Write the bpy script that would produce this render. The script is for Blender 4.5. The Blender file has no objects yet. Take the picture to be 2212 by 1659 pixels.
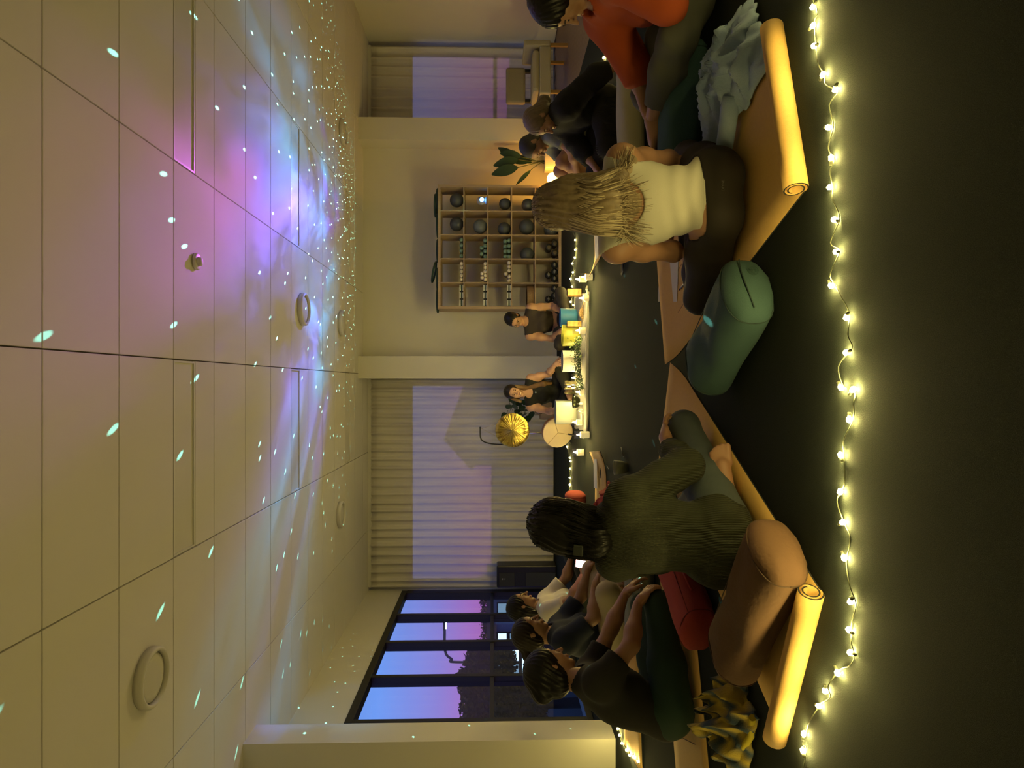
import bpy, bmesh, math, random
import numpy as np
from mathutils import Vector, Matrix
random.seed(7)
scene = bpy.context.scene
col = scene.collection
V = Vector
PI = math.pi

# ------------------------------------------------------------------ camera
CAM_H, FPX = 0.96, 1476.0
cam_d = bpy.data.cameras.new('camera')
cam_d.sensor_fit = 'HORIZONTAL'; cam_d.sensor_width = 36.0
cam_d.lens = FPX / 2212.0 * 36.0
cam_d.clip_start = 0.05; cam_d.clip_end = 400
cam = bpy.data.objects.new('camera', cam_d); col.objects.link(cam)
_p = math.atan(42.0 / FPX)                       # the phone tips down a little
_fwd = V((0, math.cos(_p), -math.sin(_p))); _up = V((0, math.sin(_p), math.cos(_p)))
_r = Matrix((-_up, V((1, 0, 0)), -_fwd)).transposed()   # the photograph lies on its side
cam.matrix_world = Matrix.Translation((0, 0, CAM_H)) @ _r.to_4x4()
scene.camera = cam

# ------------------------------------------------------------------ world: dusk sky
world = bpy.data.worlds.new('dusk_sky'); scene.world = world
world.use_nodes = True
nt = world.node_tree; nt.nodes.clear()
_o = nt.nodes.new('ShaderNodeOutputWorld'); _b = nt.nodes.new('ShaderNodeBackground')
_tc = nt.nodes.new('ShaderNodeTexCoord'); _sx = nt.nodes.new('ShaderNodeSeparateXYZ')
_cr = nt.nodes.new('ShaderNodeValToRGB')
nt.links.new(_tc.outputs['Generated'], _sx.inputs[0]); nt.links.new(_sx.outputs['Z'], _cr.inputs[0])
nt.links.new(_cr.outputs[0], _b.inputs[0]); nt.links.new(_b.outputs[0], _o.inputs[0])
_e = _cr.color_ramp.elements
_e[0].position = 0.0; _e[0].color = (0.42, 0.13, 0.46, 1)
_e[1].position = 1.0; _e[1].color = (0.012, 0.030, 0.10, 1)
for _pos, _c in ((0.03, (0.40, 0.17, 0.58, 1)), (0.075, (0.27, 0.24, 0.72, 1)), (0.15, (0.17, 0.36, 0.98, 1)), (0.24, (0.12, 0.27, 0.75, 1)), (0.45, (0.04, 0.09, 0.28, 1))):
    _k = _e.new(_pos); _k.color = _c
_b.inputs['Strength'].default_value = 0.95

# ------------------------------------------------------------------ picture settings
vs = scene.view_settings
scene.display_settings.display_device = 'sRGB'
vs.view_transform = 'Standard'; vs.look = 'None'; vs.gamma = 1.0; vs.use_curve_mapping = False
vs.exposure = 0.22
try:
    scene.cycles.use_denoising = True
    scene.cycles.adaptive_threshold = 0.025
    scene.cycles.sample_clamp_indirect = 3.0
    scene.cycles.max_bounces = 6; scene.cycles.diffuse_bounces = 3; scene.cycles.transparent_max_bounces = 16
    scene.cycles.caustics_reflective = False; scene.cycles.caustics_refractive = False
except Exception:
    pass

# ------------------------------------------------------------------ where a point of the photograph stands in the room
def W(x, y, d, dz=0.0):
    """room point at distance d that the photograph (2212x1659, lying on its side) shows at x, y"""
    return V(((830 - y) * d / FPX, d, CAM_H - (x - 1064) * d / FPX + dz))
def G(x, y, z=0.0):
    d = (CAM_H - z) * FPX / (x - 1064)
    return V(((830 - y) * d / FPX, d, z))

# ------------------------------------------------------------------ tagging
def tag(o, label=None, cat=None, group=None, kind=None):
    if label: o['label'] = label
    if cat: o['category'] = cat
    if group: o['group'] = group
    if kind: o['kind'] = kind
    return o
def thing(name, label, cat, loc=(0, 0, 0), rz=0.0, group=None):
    o = bpy.data.objects.new(name, None); col.objects.link(o)
    o.empty_display_size = 0.05
    o.location = loc; o.rotation_euler = (0, 0, rz)
    return tag(o, label, cat, group)
def link(name, me, mat=None, parent=None, smooth=False):
    o = bpy.data.objects.new(name, me); col.objects.link(o)
    if mat is not None and not me.materials:
        for m in (mat if isinstance(mat, (list, tuple)) else [mat]): me.materials.append(m)
    if smooth:
        me.polygons.foreach_set('use_smooth', [True] * len(me.polygons))
    if parent is not None: o.parent = parent
    return o
def copy_tree(o, parent=None, **kw):
    c = o.copy(); col.objects.link(c)
    if parent is not None: c.parent = parent
    for ch in list(o.children): copy_tree(ch, c)
    for k, v in kw.items(): c[k] = v
    return c

# ------------------------------------------------------------------ materials
MATS = {}
def mat(name, color, rough=0.7, metal=0.0, noise=None, bump=None, emit=None, spec=0.5, sheen=0.0, sub=0.0, wave=None):
    """noise=(scale, amount, color2)  bump=(scale, strength)  emit=(color, strength)"""
    if name in MATS: return MATS[name]
    m = bpy.data.materials.new(name); m.use_nodes = True
    t = m.node_tree; b = t.nodes['Principled BSDF']
    c = tuple(color) + (1,)
    b.inputs['Base Color'].default_value = c
    b.inputs['Roughness'].default_value = rough; b.inputs['Metallic'].default_value = metal
    b.inputs['Specular IOR Level'].default_value = spec
    if sheen: b.inputs['Sheen Weight'].default_value = sheen
    if sub:
        b.inputs['Subsurface Weight'].default_value = sub; b.inputs['Subsurface Radius'].default_value = (0.02, 0.008, 0.004)
        b.inputs['Subsurface Scale'].default_value = 0.6
    tc = t.nodes.new('ShaderNodeTexCoord')
    if noise:
        n = t.nodes.new('ShaderNodeTexNoise'); n.inputs['Scale'].default_value = noise[0]; n.inputs['Detail'].default_value = 5
        t.links.new(tc.outputs['Object'], n.inputs['Vector'])
        r = t.nodes.new('ShaderNodeValToRGB'); r.color_ramp.elements[0].position = 0.5 - noise[1]; r.color_ramp.elements[1].position = 0.5 + noise[1]
        r.color_ramp.elements[0].color = c; r.color_ramp.elements[1].color = tuple(noise[2]) + (1,)
        t.links.new(n.outputs['Fac'], r.inputs[0]); t.links.new(r.outputs[0], b.inputs['Base Color'])
    if wave:   # (direction, scale, distortion, color2, stretch) -> grain or ribs
        w = t.nodes.new('ShaderNodeTexWave'); w.bands_direction = wave[0]
        w.inputs['Scale'].default_value = wave[1]; w.inputs['Distortion'].default_value = wave[2]; w.inputs['Detail'].default_value = 3
        mp = t.nodes.new('ShaderNodeMapping'); mp.inputs['Scale'].default_value = wave[4]
        t.links.new(tc.outputs['Object'], mp.inputs[0]); t.links.new(mp.outputs[0], w.inputs['Vector'])
        r = t.nodes.new('ShaderNodeValToRGB'); r.color_ramp.elements[0].color = c; r.color_ramp.elements[1].color = tuple(wave[3]) + (1,)
        t.links.new(w.outputs['Fac'], r.inputs[0]); t.links.new(r.outputs[0], b.inputs['Base Color'])
        if len(wave) > 5:
            bp = t.nodes.new('ShaderNodeBump'); bp.inputs['Strength'].default_value = wave[5]; bp.inputs['Distance'].default_value = 0.003
            t.links.new(w.outputs['Fac'], bp.inputs['Height']); t.links.new(bp.outputs[0], b.inputs['Normal'])
    if bump:
        n2 = t.nodes.new('ShaderNodeTexNoise'); n2.inputs['Scale'].default_value = bump[0]; n2.inputs['Detail'].default_value = 4
        t.links.new(tc.outputs['Object'], n2.inputs['Vector'])
        bp = t.nodes.new('ShaderNodeBump'); bp.inputs['Strength'].default_value = bump[1]; bp.inputs['Distance'].default_value = 0.01
        t.links.new(n2.outputs['Fac'], bp.inputs['Height']); t.links.new(bp.outputs[0], b.inputs['Normal'])
    if emit:
        b.inputs['Emission Color'].default_value = tuple(emit[0]) + (1,); b.inputs['Emission Strength'].default_value = emit[1]
    MATS[name] = m
    return m
def glass_mat(name, tint=(1, 1, 1), gloss=0.08, rough=0.02, fres=1.45):
    """thin pane: clear with a fresnel sheen"""
    if name in MATS: return MATS[name]
    m = bpy.data.materials.new(name); m.use_nodes = True; t = m.node_tree; t.nodes.clear()
    o = t.nodes.new('ShaderNodeOutputMaterial'); mx = t.nodes.new('ShaderNodeMixShader')
    tr = t.nodes.new('ShaderNodeBsdfTransparent'); tr.inputs[0].default_value = tuple(tint) + (1,)
    gl = t.nodes.new('ShaderNodeBsdfGlossy'); gl.inputs['Roughness'].default_value = rough
    fr = t.nodes.new('ShaderNodeFresnel'); fr.inputs[0].default_value = fres
    ad = t.nodes.new('ShaderNodeMath'); ad.operation = 'ADD'; ad.inputs[1].default_value = gloss; ad.use_clamp = True
    ge = t.nodes.new('ShaderNodeNewGeometry'); iv = t.nodes.new('ShaderNodeMath'); iv.operation = 'SUBTRACT'; iv.inputs[0].default_value = 1.0
    ml = t.nodes.new('ShaderNodeMath'); ml.operation = 'MULTIPLY'
    t.links.new(ge.outputs['Backfacing'], iv.inputs[1])
    t.links.new(fr.outputs[0], ad.inputs[0]); t.links.new(ad.outputs[0], ml.inputs[0]); t.links.new(iv.outputs[0], ml.inputs[1]); t.links.new(ml.outputs[0], mx.inputs[0])
    t.links.new(tr.outputs[0], mx.inputs[1]); t.links.new(gl.outputs[0], mx.inputs[2]); t.links.new(mx.outputs[0], o.inputs[0])
    MATS[name] = m
    return m
def sheer_mat(name, color, through=0.3, trans=0.5):
    m = bpy.data.materials.new(name); m.use_nodes = True; t = m.node_tree; t.nodes.clear()
    o = t.nodes.new('ShaderNodeOutputMaterial')
    di = t.nodes.new('ShaderNodeBsdfDiffuse'); di.inputs[0].default_value = tuple(color) + (1,)
    tl = t.nodes.new('ShaderNodeBsdfTranslucent'); tl.inputs[0].default_value = tuple(color) + (1,)
    tr = t.nodes.new('ShaderNodeBsdfTransparent')
    a = t.nodes.new('ShaderNodeMixShader'); a.inputs[0].default_value = trans
    b = t.nodes.new('ShaderNodeMixShader'); b.inputs[0].default_value = through
    t.links.new(di.outputs[0], a.inputs[1]); t.links.new(tl.outputs[0], a.inputs[2])
    t.links.new(a.outputs[0], b.inputs[1]); t.links.new(tr.outputs[0], b.inputs[2]); t.links.new(b.outputs[0], o.inputs[0])
    MATS[name] = m
    return m
def emit_mat(name, color, strength):
    m = bpy.data.materials.new(name); m.use_nodes = True; t = m.node_tree; t.nodes.clear()
    o = t.nodes.new('ShaderNodeOutputMaterial'); e = t.nodes.new('ShaderNodeEmission')
    e.inputs[0].default_value = tuple(color) + (1,); e.inputs[1].default_value = strength
    t.links.new(e.outputs[0], o.inputs[0]); MATS[name] = m
    return m

# ------------------------------------------------------------------ mesh helpers
def new_bm(): return bmesh.new()
def done(bm, name='m'):
    me = bpy.data.meshes.new(name); bm.normal_update(); bm.to_mesh(me); bm.free(); return me
def add_box(bm, x0, x1, y0, y1, z0, z1, bevel=0.0, M=None, mi=0):
    vs_ = [bm.verts.new(V(p)) for p in ((x0,y0,z0),(x1,y0,z0),(x1,y1,z0),(x0,y1,z0),(x0,y0,z1),(x1,y0,z1),(x1,y1,z1),(x0,y1,z1))]
    fs = [bm.faces.new([vs_[i] for i in f]) for f in ((0,3,2,1),(4,5,6,7),(0,1,5,4),(1,2,6,5),(2,3,7,6),(3,0,4,7))]
    for f in fs: f.material_index = mi
    if bevel > 0:
        es = {e for f in fs for e in f.edges}
        r = bmesh.ops.bevel(bm, geom=list(es), offset=bevel, segments=2, affect='EDGES', profile=0.5)
        vs_ = list({v for f in r['faces'] for v in f.verts} | {v for v in vs_ if v.is_valid})
    if M is not None:
        for v in vs_: v.co = M @ v.co
    return vs_
def add_lathe(bm, prof, n=24, M=None, close=False, mi=0, smooth=True):
    """prof = [(r, z)...] revolved about z"""
    rings = []
    for r, z in prof:
        if r < 1e-6:
            rings.append([bm.verts.new((0, 0, z))])
        else:
            rings.append([bm.verts.new((r*math.cos(2*PI*i/n), r*math.sin(2*PI*i/n), z)) for i in range(n)])
    allv = [v for r in rings for v in r]
    pairs = list(zip(rings, rings[1:])) + ([(rings[-1], rings[0])] if close else [])
    for a, b in pairs:
        for i in range(n):
            j = (i+1) % n
            if len(a) == 1 and len(b) == 1: continue
            if len(a) == 1: f = bm.faces.new((a[0], b[j], b[i]))
            elif len(b) == 1: f = bm.faces.new((a[i], a[j], b[0]))
            else: f = bm.faces.new((a[i], a[j], b[j], b[i]))
            f.material_index = mi; f.smooth = smooth
    if M is not None:
        for v in allv: v.co = M @ v.co
    return allv
def add_tube(bm, pts, r, n=8, caps=True, mi=0, r1=None):
    pts = [V(p) for p in pts]; rings = []
    N = len(pts)
    t0 = (pts[1]-pts[0]).normalized()
    u = t0.orthogonal().normalized()
    for i, p in enumerate(pts):
        t = (pts[min(i+1, N-1)] - pts[max(i-1, 0)]).normalized()
        u = (u - t*u.dot(t))
        u = u.normalized() if u.length > 1e-6 else t.orthogonal().normalized()
        w = t.cross(u)
        rr = (r[i] if isinstance(r, (list, tuple)) else (r if r1 is None else r + (r1-r)*i/(N-1)))
        rings.append([bm.verts.new(p + (u*math.cos(2*PI*k/n) + w*math.sin(2*PI*k/n))*rr) for k in range(n)])
    for a, b in zip(rings, rings[1:]):
        for k in range(n):
            j = (k+1) % n
            f = bm.faces.new((a[k], a[j], b[j], b[k])); f.smooth = True; f.material_index = mi
    if caps:
        for rg, rev in ((rings[0], True), (rings[-1], False)):
            f = bm.faces.new(list(reversed(rg)) if rev else rg); f.material_index = mi
    return [v for rg in rings for v in rg]
def add_ico(bm, c, r, sub=2, scale=(1, 1, 1), M=None):
    res = bmesh.ops.create_icosphere(bm, subdivisions=sub, radius=r)
    for v in res['verts']:
        v.co = V((v.co.x*scale[0], v.co.y*scale[1], v.co.z*scale[2]))
        if M is not None: v.co = M @ v.co
        v.co += V(c)
        for f in v.link_faces: f.smooth = True
    return res['verts']
def box_obj(name, x0, x1, y0, y1, z0, z1, m, parent=None, bevel=0.0):
    bm = new_bm(); add_box(bm, x0, x1, y0, y1, z0, z1, bevel)
    return link(name, done(bm, name), m, parent)
def tube_obj(name, pts, r, m, parent=None, n=8, r1=None):
    bm = new_bm(); add_tube(bm, pts, r, n, r1=r1); return link(name, done(bm, name), m, parent)
def lathe_obj(name, prof, m, parent=None, n=24, M=None, close=False):
    bm = new_bm(); add_lathe(bm, prof, n, M, close); return link(name, done(bm, name), m, parent)
def struct(o, label=None):
    o['kind'] = 'structure'
    if label: o['label'] = label
    return o
def frame_mat(origin, z, x=None):
    """matrix whose z axis is z"""
    z = V(z).normalized()
    x = V(x) if x is not None else z.orthogonal()
    x = (x - z*x.dot(z)).normalized(); y = z.cross(x)
    m = Matrix((x, y, z)).transposed().to_4x4(); m.translation = V(origin)
    return m
def bez(pts, n=24):
    """Catmull-Rom through points"""
    P = [V(p) for p in pts]; P = [P[0]*2-P[1]] + P + [P[-1]*2-P[-2]]
    out = []; segs = len(P)-3
    for s in range(segs):
        a, b, c, d = P[s:s+4]
        for i in range(n):
            t = i/n
            out.append(0.5*((2*b)+(c-a)*t+(2*a-5*b+4*c-d)*t*t+(3*b-a-3*c+d)*t**3))
    out.append(P[-2].copy())
    return out
# ------------------------------------------------------------------ palette
H = 2.88
M_wall = mat('plaster_wall', (0.80, 0.78, 0.68), 0.85, noise=(1.5, 0.35, (0.77, 0.75, 0.65)), bump=(180, 0.08))
M_ceil = mat('ceiling_tile_paint', (0.78, 0.755, 0.70), 0.9, bump=(260, 0.06))
M_gap = mat('ceiling_void', (0.16, 0.14, 0.10), 0.95)
M_carpet = mat('dark_carpet', (0.022, 0.028, 0.0235), 0.98, noise=(420, 0.22, (0.048, 0.059, 0.049)), bump=(650, 0.8), spec=0.1)
M_timber = mat('timber_floor', (0.26, 0.17, 0.10), 0.5, wave=('X', 5, 4, (0.20, 0.125, 0.07), (1, 8, 1)))
M_black = mat('black_metal', (0.012, 0.012, 0.012), 0.45)
M_white = mat('white_paint', (0.75, 0.73, 0.68), 0.5)
M_pane = glass_mat('window_glass', (0.96, 0.97, 0.98), 0.03)

# ------------------------------------------------------------------ floor, ceiling
XL, XR, YB, YF = -3.2, 5.3, 10.75, -3.2
struct(box_obj('floor', XL-0.2, 3.43, YF, YB+0.1, -0.12, 0.0, M_carpet), 'dark green grey carpet')
tf = bpy.data.objects.new('floor_timber', None); col.objects.link(tf); struct(tf, 'bare timber floor strip beside the carpet')
box_obj('subfloor', 3.43, XR+0.1, YF, YB+0.1, -0.12, -0.012, M_gap, tf)
bmp = new_bm(); add_box(bmp, -0.0595, 0.0595, 0, 1.496, -0.012, 0.0); plank_me = done(bmp, 'plank'); plank_me.materials.append(M_timber)
for i in range(15):
    y = YF + (0.5 if i % 2 else 0.0)
    while y + 1.5 < YB + 0.1:
        if y > 1.5:
            o = link('plank', plank_me, None, tf); o.location = (3.49 + 0.12*i, y, 0.0)
        y += 1.5
ce = struct(box_obj('ceiling', XL-0.2, XR+0.2, YF, YB+0.1, H+0.02, H+0.14, M_gap), 'suspended ceiling of large off white tiles')
TX0, TY0 = 0.15, 2.97
bmt = new_bm(); add_box(bmt, 0.0035, 1.1965, 0.0035, 0.5965, H, H+0.018, 0.003); tile_me = done(bmt, 'ceiling_tile'); tile_me.materials.append(M_ceil)
bmt = new_bm(); add_box(bmt, 0.0035, 1.1965, 0.3035, 0.5965, H, H+0.018, 0.003); half_me = done(bmt, 'ceiling_tile_half'); half_me.materials.append(M_ceil)
LIGHTS = {(-1, 2), (1, 2), (-1, 6), (1, 6), (-1, 10), (1, 10)}
for i in range(-3, 5):
    for j in range(-10, 13):
        x, y = TX0 + 1.2*i, TY0 + 0.6*j
        if x + 1.2 < XL or x > XR or y > YB: continue
        if (i, j) in LIGHTS:
            o = link('ceiling_tile', half_me, None, ce)
        else:
            o = link('ceiling_tile', tile_me, None, ce)
        o.location = (x, y, 0)
names = {(-1, 2): 'left column, nearest the camera', (1, 2): 'right column, nearest the camera', (-1, 6): 'left column, middle', (1, 6): 'right column, in the pink projected glow',
         (-1, 10): 'left column, nearest the back wall', (1, 10): 'right column, nearest the back wall'}
M_diff = mat('light_diffuser', (0.70, 0.68, 0.62), 0.6)
for (i, j) in sorted(LIGHTS):
    x, y = TX0 + 1.2*i, TY0 + 0.6*j
    t = thing('ceiling_light_panel', 'unlit narrow rectangular light panel set in the ceiling, ' + names[(i, j)], 'ceiling light', (x+0.6, y+0.15, H), 0, 'unlit panels in the ceiling')
    bm = new_bm(); add_box(bm, -0.594, 0.594, -0.144, -0.132, 0.0, 0.02); add_box(bm, -0.594, 0.594, 0.132, 0.144, 0.0, 0.02)
    add_box(bm, -0.594, -0.582, -0.132, 0.132, 0.0, 0.02); add_box(bm, 0.582, 0.594, -0.132, 0.132, 0.0, 0.02)
    link('frame', done(bm), M_white, t)
    box_obj('diffuser', -0.582, 0.582, -0.132, 0.132, 0.008, 0.018, M_diff, t)
# round lights and the smoke detector
for (x, y, r, lab) in ((330, 1455, 0.165, 'large round ceiling light with a dark rim gap, nearest the camera'), (735, 1110, 0.165, 'round ceiling light above the grey sheer curtain'),
                    (738, 700, 0.165, 'round ceiling light above the shelf wall, speckled by the projector'), (655, 670, 0.165, 'round ceiling light in the middle of the projected blue haze'),
                    (740, 290, 0.165, 'faint round ceiling light by the far right pillar')):
    d = (H-CAM_H)*FPX/(1064-x); X = (830-y)*d/FPX
    t = thing('round_ceiling_light', lab, 'ceiling light', (X, d, H), 0, 'round lights on the ceiling')
    lathe_obj('rim', [(r*0.86, -0.002), (r*0.86, -0.05), (r*0.93, -0.052), (r, -0.042), (r, -0.002)], M_white, t, 40, close=True)
    lathe_obj('shade', [(0, -0.034), (r*0.6, -0.034), (r*0.79, -0.028), (r*0.8, -0.004), (0, -0.004)], M_diff, t, 40)
t = thing('smoke_detector', 'small round smoke detector on the ceiling among the projected stars', 'smoke detector', (0.79, 4.47, H))
lathe_obj('base', [(0, -0.002), (0.055, -0.002), (0.055, -0.018), (0.045, -0.022), (0, -0.022)], M_white, t, 24)
lathe_obj('sensor_dome', [(0.03, -0.022), (0.028, -0.04), (0.015, -0.046), (0, -0.046)], M_diff, t, 20)

# ------------------------------------------------------------------ walls
def wall(name, boxes, label=None, m=M_wall):
    bm = new_bm()
    for b in boxes: add_box(bm, *b)
    return struct(link(name, done(bm, name), m), label)
# back wall: recessed window bays left and right, a middle stretch carrying the shelves between two pillars
wall('wall_back', [(XL-0.15, 0.40, YB, YB+0.1, 0, 0.93), (XL-0.15, 0.40, YB, YB+0.1, 2.27, H), (XL-0.15, -3.12, YB, YB+0.1, 0.93, 2.27), (0.02, 0.40, YB, YB+0.1, 0.93, 2.27),
                   (0.35, 3.6, 10.2, YB+0.1, 0, H),
                   (3.5, XR+0.1, YB, YB+0.1, 2.27, H), (3.5, 3.95, YB, YB+0.1, 0, 2.27), (5.22, XR+0.1, YB, YB+0.1, 0, 2.27), (3.95, 5.22, YB, YB+0.1, 0, 0.05)], 'cream plaster back wall')
wall('trim_1', [(0.08, 0.40, 9.83, YB-0.12, 0, H)], 'cream square pillar between curtain and shelf wall')
wall('trim_2', [(3.5, 3.82, 9.83, YB-0.12, 0, H)], 'cream square pillar beside the right hand curtain')
wall('wall_left', [(XL-0.12, XL, YF, 6.3, 0, H), (XL-0.12, XL, 6.3, YB, 2.36, H), (XL-0.12, XL, 10.62, YB, 0, 2.36)], 'cream plaster wall holding the tall black framed windows')
wall('trim_3', [(XL, -2.77, 5.31, 5.61, 0, H)], 'cream pillar at the near end of the windows')
wall('wall_right', [(XR, XR+0.12, YF, YB+0.1, 0, H)], 'plain cream wall on the far right')
wall('wall_behind', [(XL-0.12, XR+0.12, YF-0.1, YF, 0, H)], 'plain cream wall behind the viewer')
struct(box_obj('baseboard_back', 0.40, 3.5, 10.185, 10.2, 0, 0.07, M_white))

# left glazing
w1 = bpy.data.objects.new('window_1', None); col.objects.link(w1); struct(w1, 'row of tall black framed windows with dusk sky outside')
M_frame = mat('black_window_frame', (0.014, 0.014, 0.013), 0.4)
mull = [6.50, 7.50, 8.50, 9.50, 10.50]
for k, y in enumerate(mull):
    box_obj('mullion', XL-0.10, XL+0.012, y-0.035, y+0.035, 0.06, 2.28, M_frame, w1, 0.004)
box_obj('head_rail', XL-0.10, XL+0.012, 6.465, 10.60, 2.28, 2.36, M_frame, w1, 0.004)
box_obj('sill_rail', XL-0.10, XL+0.012, 6.465, 10.60, 0.0, 0.06, M_frame, w1, 0.004)
box_obj('end_jamb', XL-0.10, XL+0.012, 10.535, 10.62, 0.06, 2.28, M_frame, w1, 0.004)
for y0, y1 in zip(mull, mull[1:]):
    box_obj('transom', XL-0.085, XL, y0+0.035, y1-0.035, 0.945, 0.99, M_frame, w1, 0.003)
    for z0, z1 in ((0.06, 0.945), (0.99, 2.28)):
        box_obj('pane', XL-0.052, XL-0.046, y0+0.035, y1-0.035, z0, z1, M_pane, w1)

# windows behind the sheer curtains
def back_window(name, x0, x1, z0, z1, bars_x, bars_z):
    w = bpy.data.objects.new(name, None); col.objects.link(w); struct(w, 'window behind the sheer curtain')
    bm = new_bm()
    add_box(bm, x0, x1, YB+0.02, YB+0.08, z0, z0+0.05); add_box(bm, x0, x1, YB+0.02, YB+0.08, z1-0.05, z1)
    add_box(bm, x0, x0+0.05, YB+0.02, YB+0.08, z0, z1); add_box(bm, x1-0.05, x1, YB+0.02, YB+0.08, z0, z1)
    link('window_frame', done(bm), M_frame, w)
    for x in bars_x: box_obj('mullion', x-0.025, x+0.025, YB+0.025, YB+0.075, z0+0.05, z1-0.05, M_frame, w)
    for z in bars_z: box_obj('transom', x0+0.05, x1-0.05, YB+0.03, YB+0.07, z-0.03, z+0.03, M_frame, w)
    box_obj('pane', x0+0.05, x1-0.05, YB+0.046, YB+0.052, z0+0.05, z1-0.05, M_pane, w)
back_window('window_2', -3.12, 0.02, 0.93, 2.27, (), ())
back_window('window_3', 3.95, 5.22, 0.05, 2.27, (), (0.92,))

# sheer curtains
M_sheer = sheer_mat('sheer_curtain_cloth', (0.93, 0.90, 0.84), 0.15, 0.08)
M_sheer2 = sheer_mat('curtain_heading_cloth', (0.78, 0.75, 0.70), 0.02, 0.3)
def curtain(label, x0, x1, y, n_fold, seed):
    rnd = random.Random(seed)
    t = thing('sheer_curtain', label, 'curtain', ((x0+x1)/2, y, 0), 0, 'sheer curtains on the back wall')
    cx = (x0+x1)/2
    NX, NZ = n_fold*10, 26
    ph = [rnd.uniform(-0.9, 0.9) for _ in range(n_fold+2)]; am = [rnd.uniform(0.6, 1.25) for _ in range(n_fold+2)]
    def pt(u, z, top):
        s = u*n_fold; i = int(min(s, n_fold-1)); f = s-i
        a = am[i]*(1-f)+am[i+1]*f; p = ph[i]*(1-f)+ph[i+1]*f
        w = 0.042*a*(0.75 if top else 1.0)
        sw = 0.012*math.sin(7*u+z*1.3+seed)
        yy = w*math.sin(2*PI*s+p*0.7) + 0.35*w*math.sin(4*PI*s+1.3+p)
        return V((x0-cx+(x1-x0)*u + sw*(2.9-z)/2.9, yy*(0.8+0.2*(2.9-z)/2.9), z))
    def sheet(z0, z1, nz, off=0.0, top=False):
        bm = new_bm(); rows = []
        for j in range(nz+1):
            z = z0+(z1-z0)*j/nz
            rows.append([bm.verts.new(pt(i/NX, z, top)+V((0, off, 0))) for i in range(NX+1)])
        for a, b in zip(rows, rows[1:]):
            for i in range(NX):
                f = bm.faces.new((a[i], a[i+1], b[i+1], b[i])); f.smooth = True
        return done(bm, 'curtain')
    link('drape', sheet(0.02, 2.80, NZ), M_sheer, t)
    link('heading_tape', sheet(2.74, 2.83, 2, -0.004), M_sheer2, t)
    link('hem', sheet(0.02, 0.12, 2, -0.004), M_sheer2, t)
    box_obj('curtain_track', x0-cx, x1-cx, -0.02, 0.02, 2.83, 2.879, M_white, t)
curtain('wide off white sheer curtain behind the gong and speaker tower', -3.13, 0.075, 10.60, 24, 3)
curtain('narrow off white sheer curtain at the far right beside the armchair', 3.83, 5.22, 10.60, 9, 5)

# ------------------------------------------------------------------ outside, seen through the left windows
M_leaf_dark = mat('dusk_foliage', (0.020, 0.030, 0.022), 0.9)
M_asph = mat('street_ground', (0.05, 0.055, 0.06), 0.9, noise=(0.3, 0.3, (0.03, 0.035, 0.04)))
gz = -2.2
struct(box_obj('ground_outside', -160, XL-0.4, -40, 200, gz-0.3, gz, M_asph), 'dark street outside')
struct(box_obj('ground_behind', XL-0.4, 60, YB+0.6, 200, gz-0.3, gz, M_asph), 'dark yard outside')
def tree(name, label, x, y, h, r, n, seed, trunk_r=0.18):
    rnd = random.Random(seed)
    t = thing(name, label, 'tree', (x, y, gz), 0, 'trees outside the windows')
    tube_obj('trunk', [(0, 0, 0), (0.1, 0, h*0.3), (0, 0.1, h*0.72)], trunk_r, M_leaf_dark, t, 8, trunk_r*0.4)
    # many small leaves on an uneven crown
    verts, faces = [], []
    blobs = [(V((rnd.uniform(-1, 1)*r*0.65, rnd.uniform(-1, 1)*r*0.65, h-r*1.1+rnd.uniform(-0.7, 0.6)*r)), r*rnd.uniform(0.28, 0.5)) for _ in range(15)]
    for c, br in blobs:
        for _ in range(n//15):
            dirv = V((rnd.gauss(0, 1), rnd.gauss(0, 1), rnd.gauss(0, 1))).normalized()
            p = c+dirv*br*rnd.uniform(0.55, 1.0)
            a = V((rnd.gauss(0, 1), rnd.gauss(0, 1), rnd.gauss(0, 1))).normalized(); b = a.orthogonal().normalized()
            s = rnd.uniform(0.06, 0.13)*(r/2.0)**0.6
            k = len(verts)
            verts += [p-a*s, p+b*s*0.5, p+a*s, p-b*s*0.5]; faces.append((k, k+1, k+2, k+3))
    me = bpy.data.meshes.new('crown'); me.from_pydata([tuple(v) for v in verts], [], faces)
    o = link('crown', me, M_leaf_dark, t); o['kind'] = 'stuff'
def outx(y_img, d): return (830-y_img)*d/FPX
tree('street_tree', 'dark round tree filling the nearest window pane', outx(1530, 15), 15, 4.15, 1.15, 15000, 11)
tree('street_tree', 'dark feathery tree behind the lamp post', outx(1438, 31), 31, 4.9, 1.5, 14000, 12)
for k, (yi, d, h, r) in enumerate(((1380, 46, 4.0, 2.2), (1352, 58, 4.5, 2.3), (1326, 70, 5.0, 2.4), (1300, 82, 5.6, 2.6), (1272, 96, 6.2, 3.0))):
    tree('far_tree', 'dark tree in the distant tree line, %s counted from the curtain' % ('fifth', 'fourth', 'third', 'second', 'first')[k], outx(yi, d), d, h, r, 6000, 20+k, 0.3)
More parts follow.
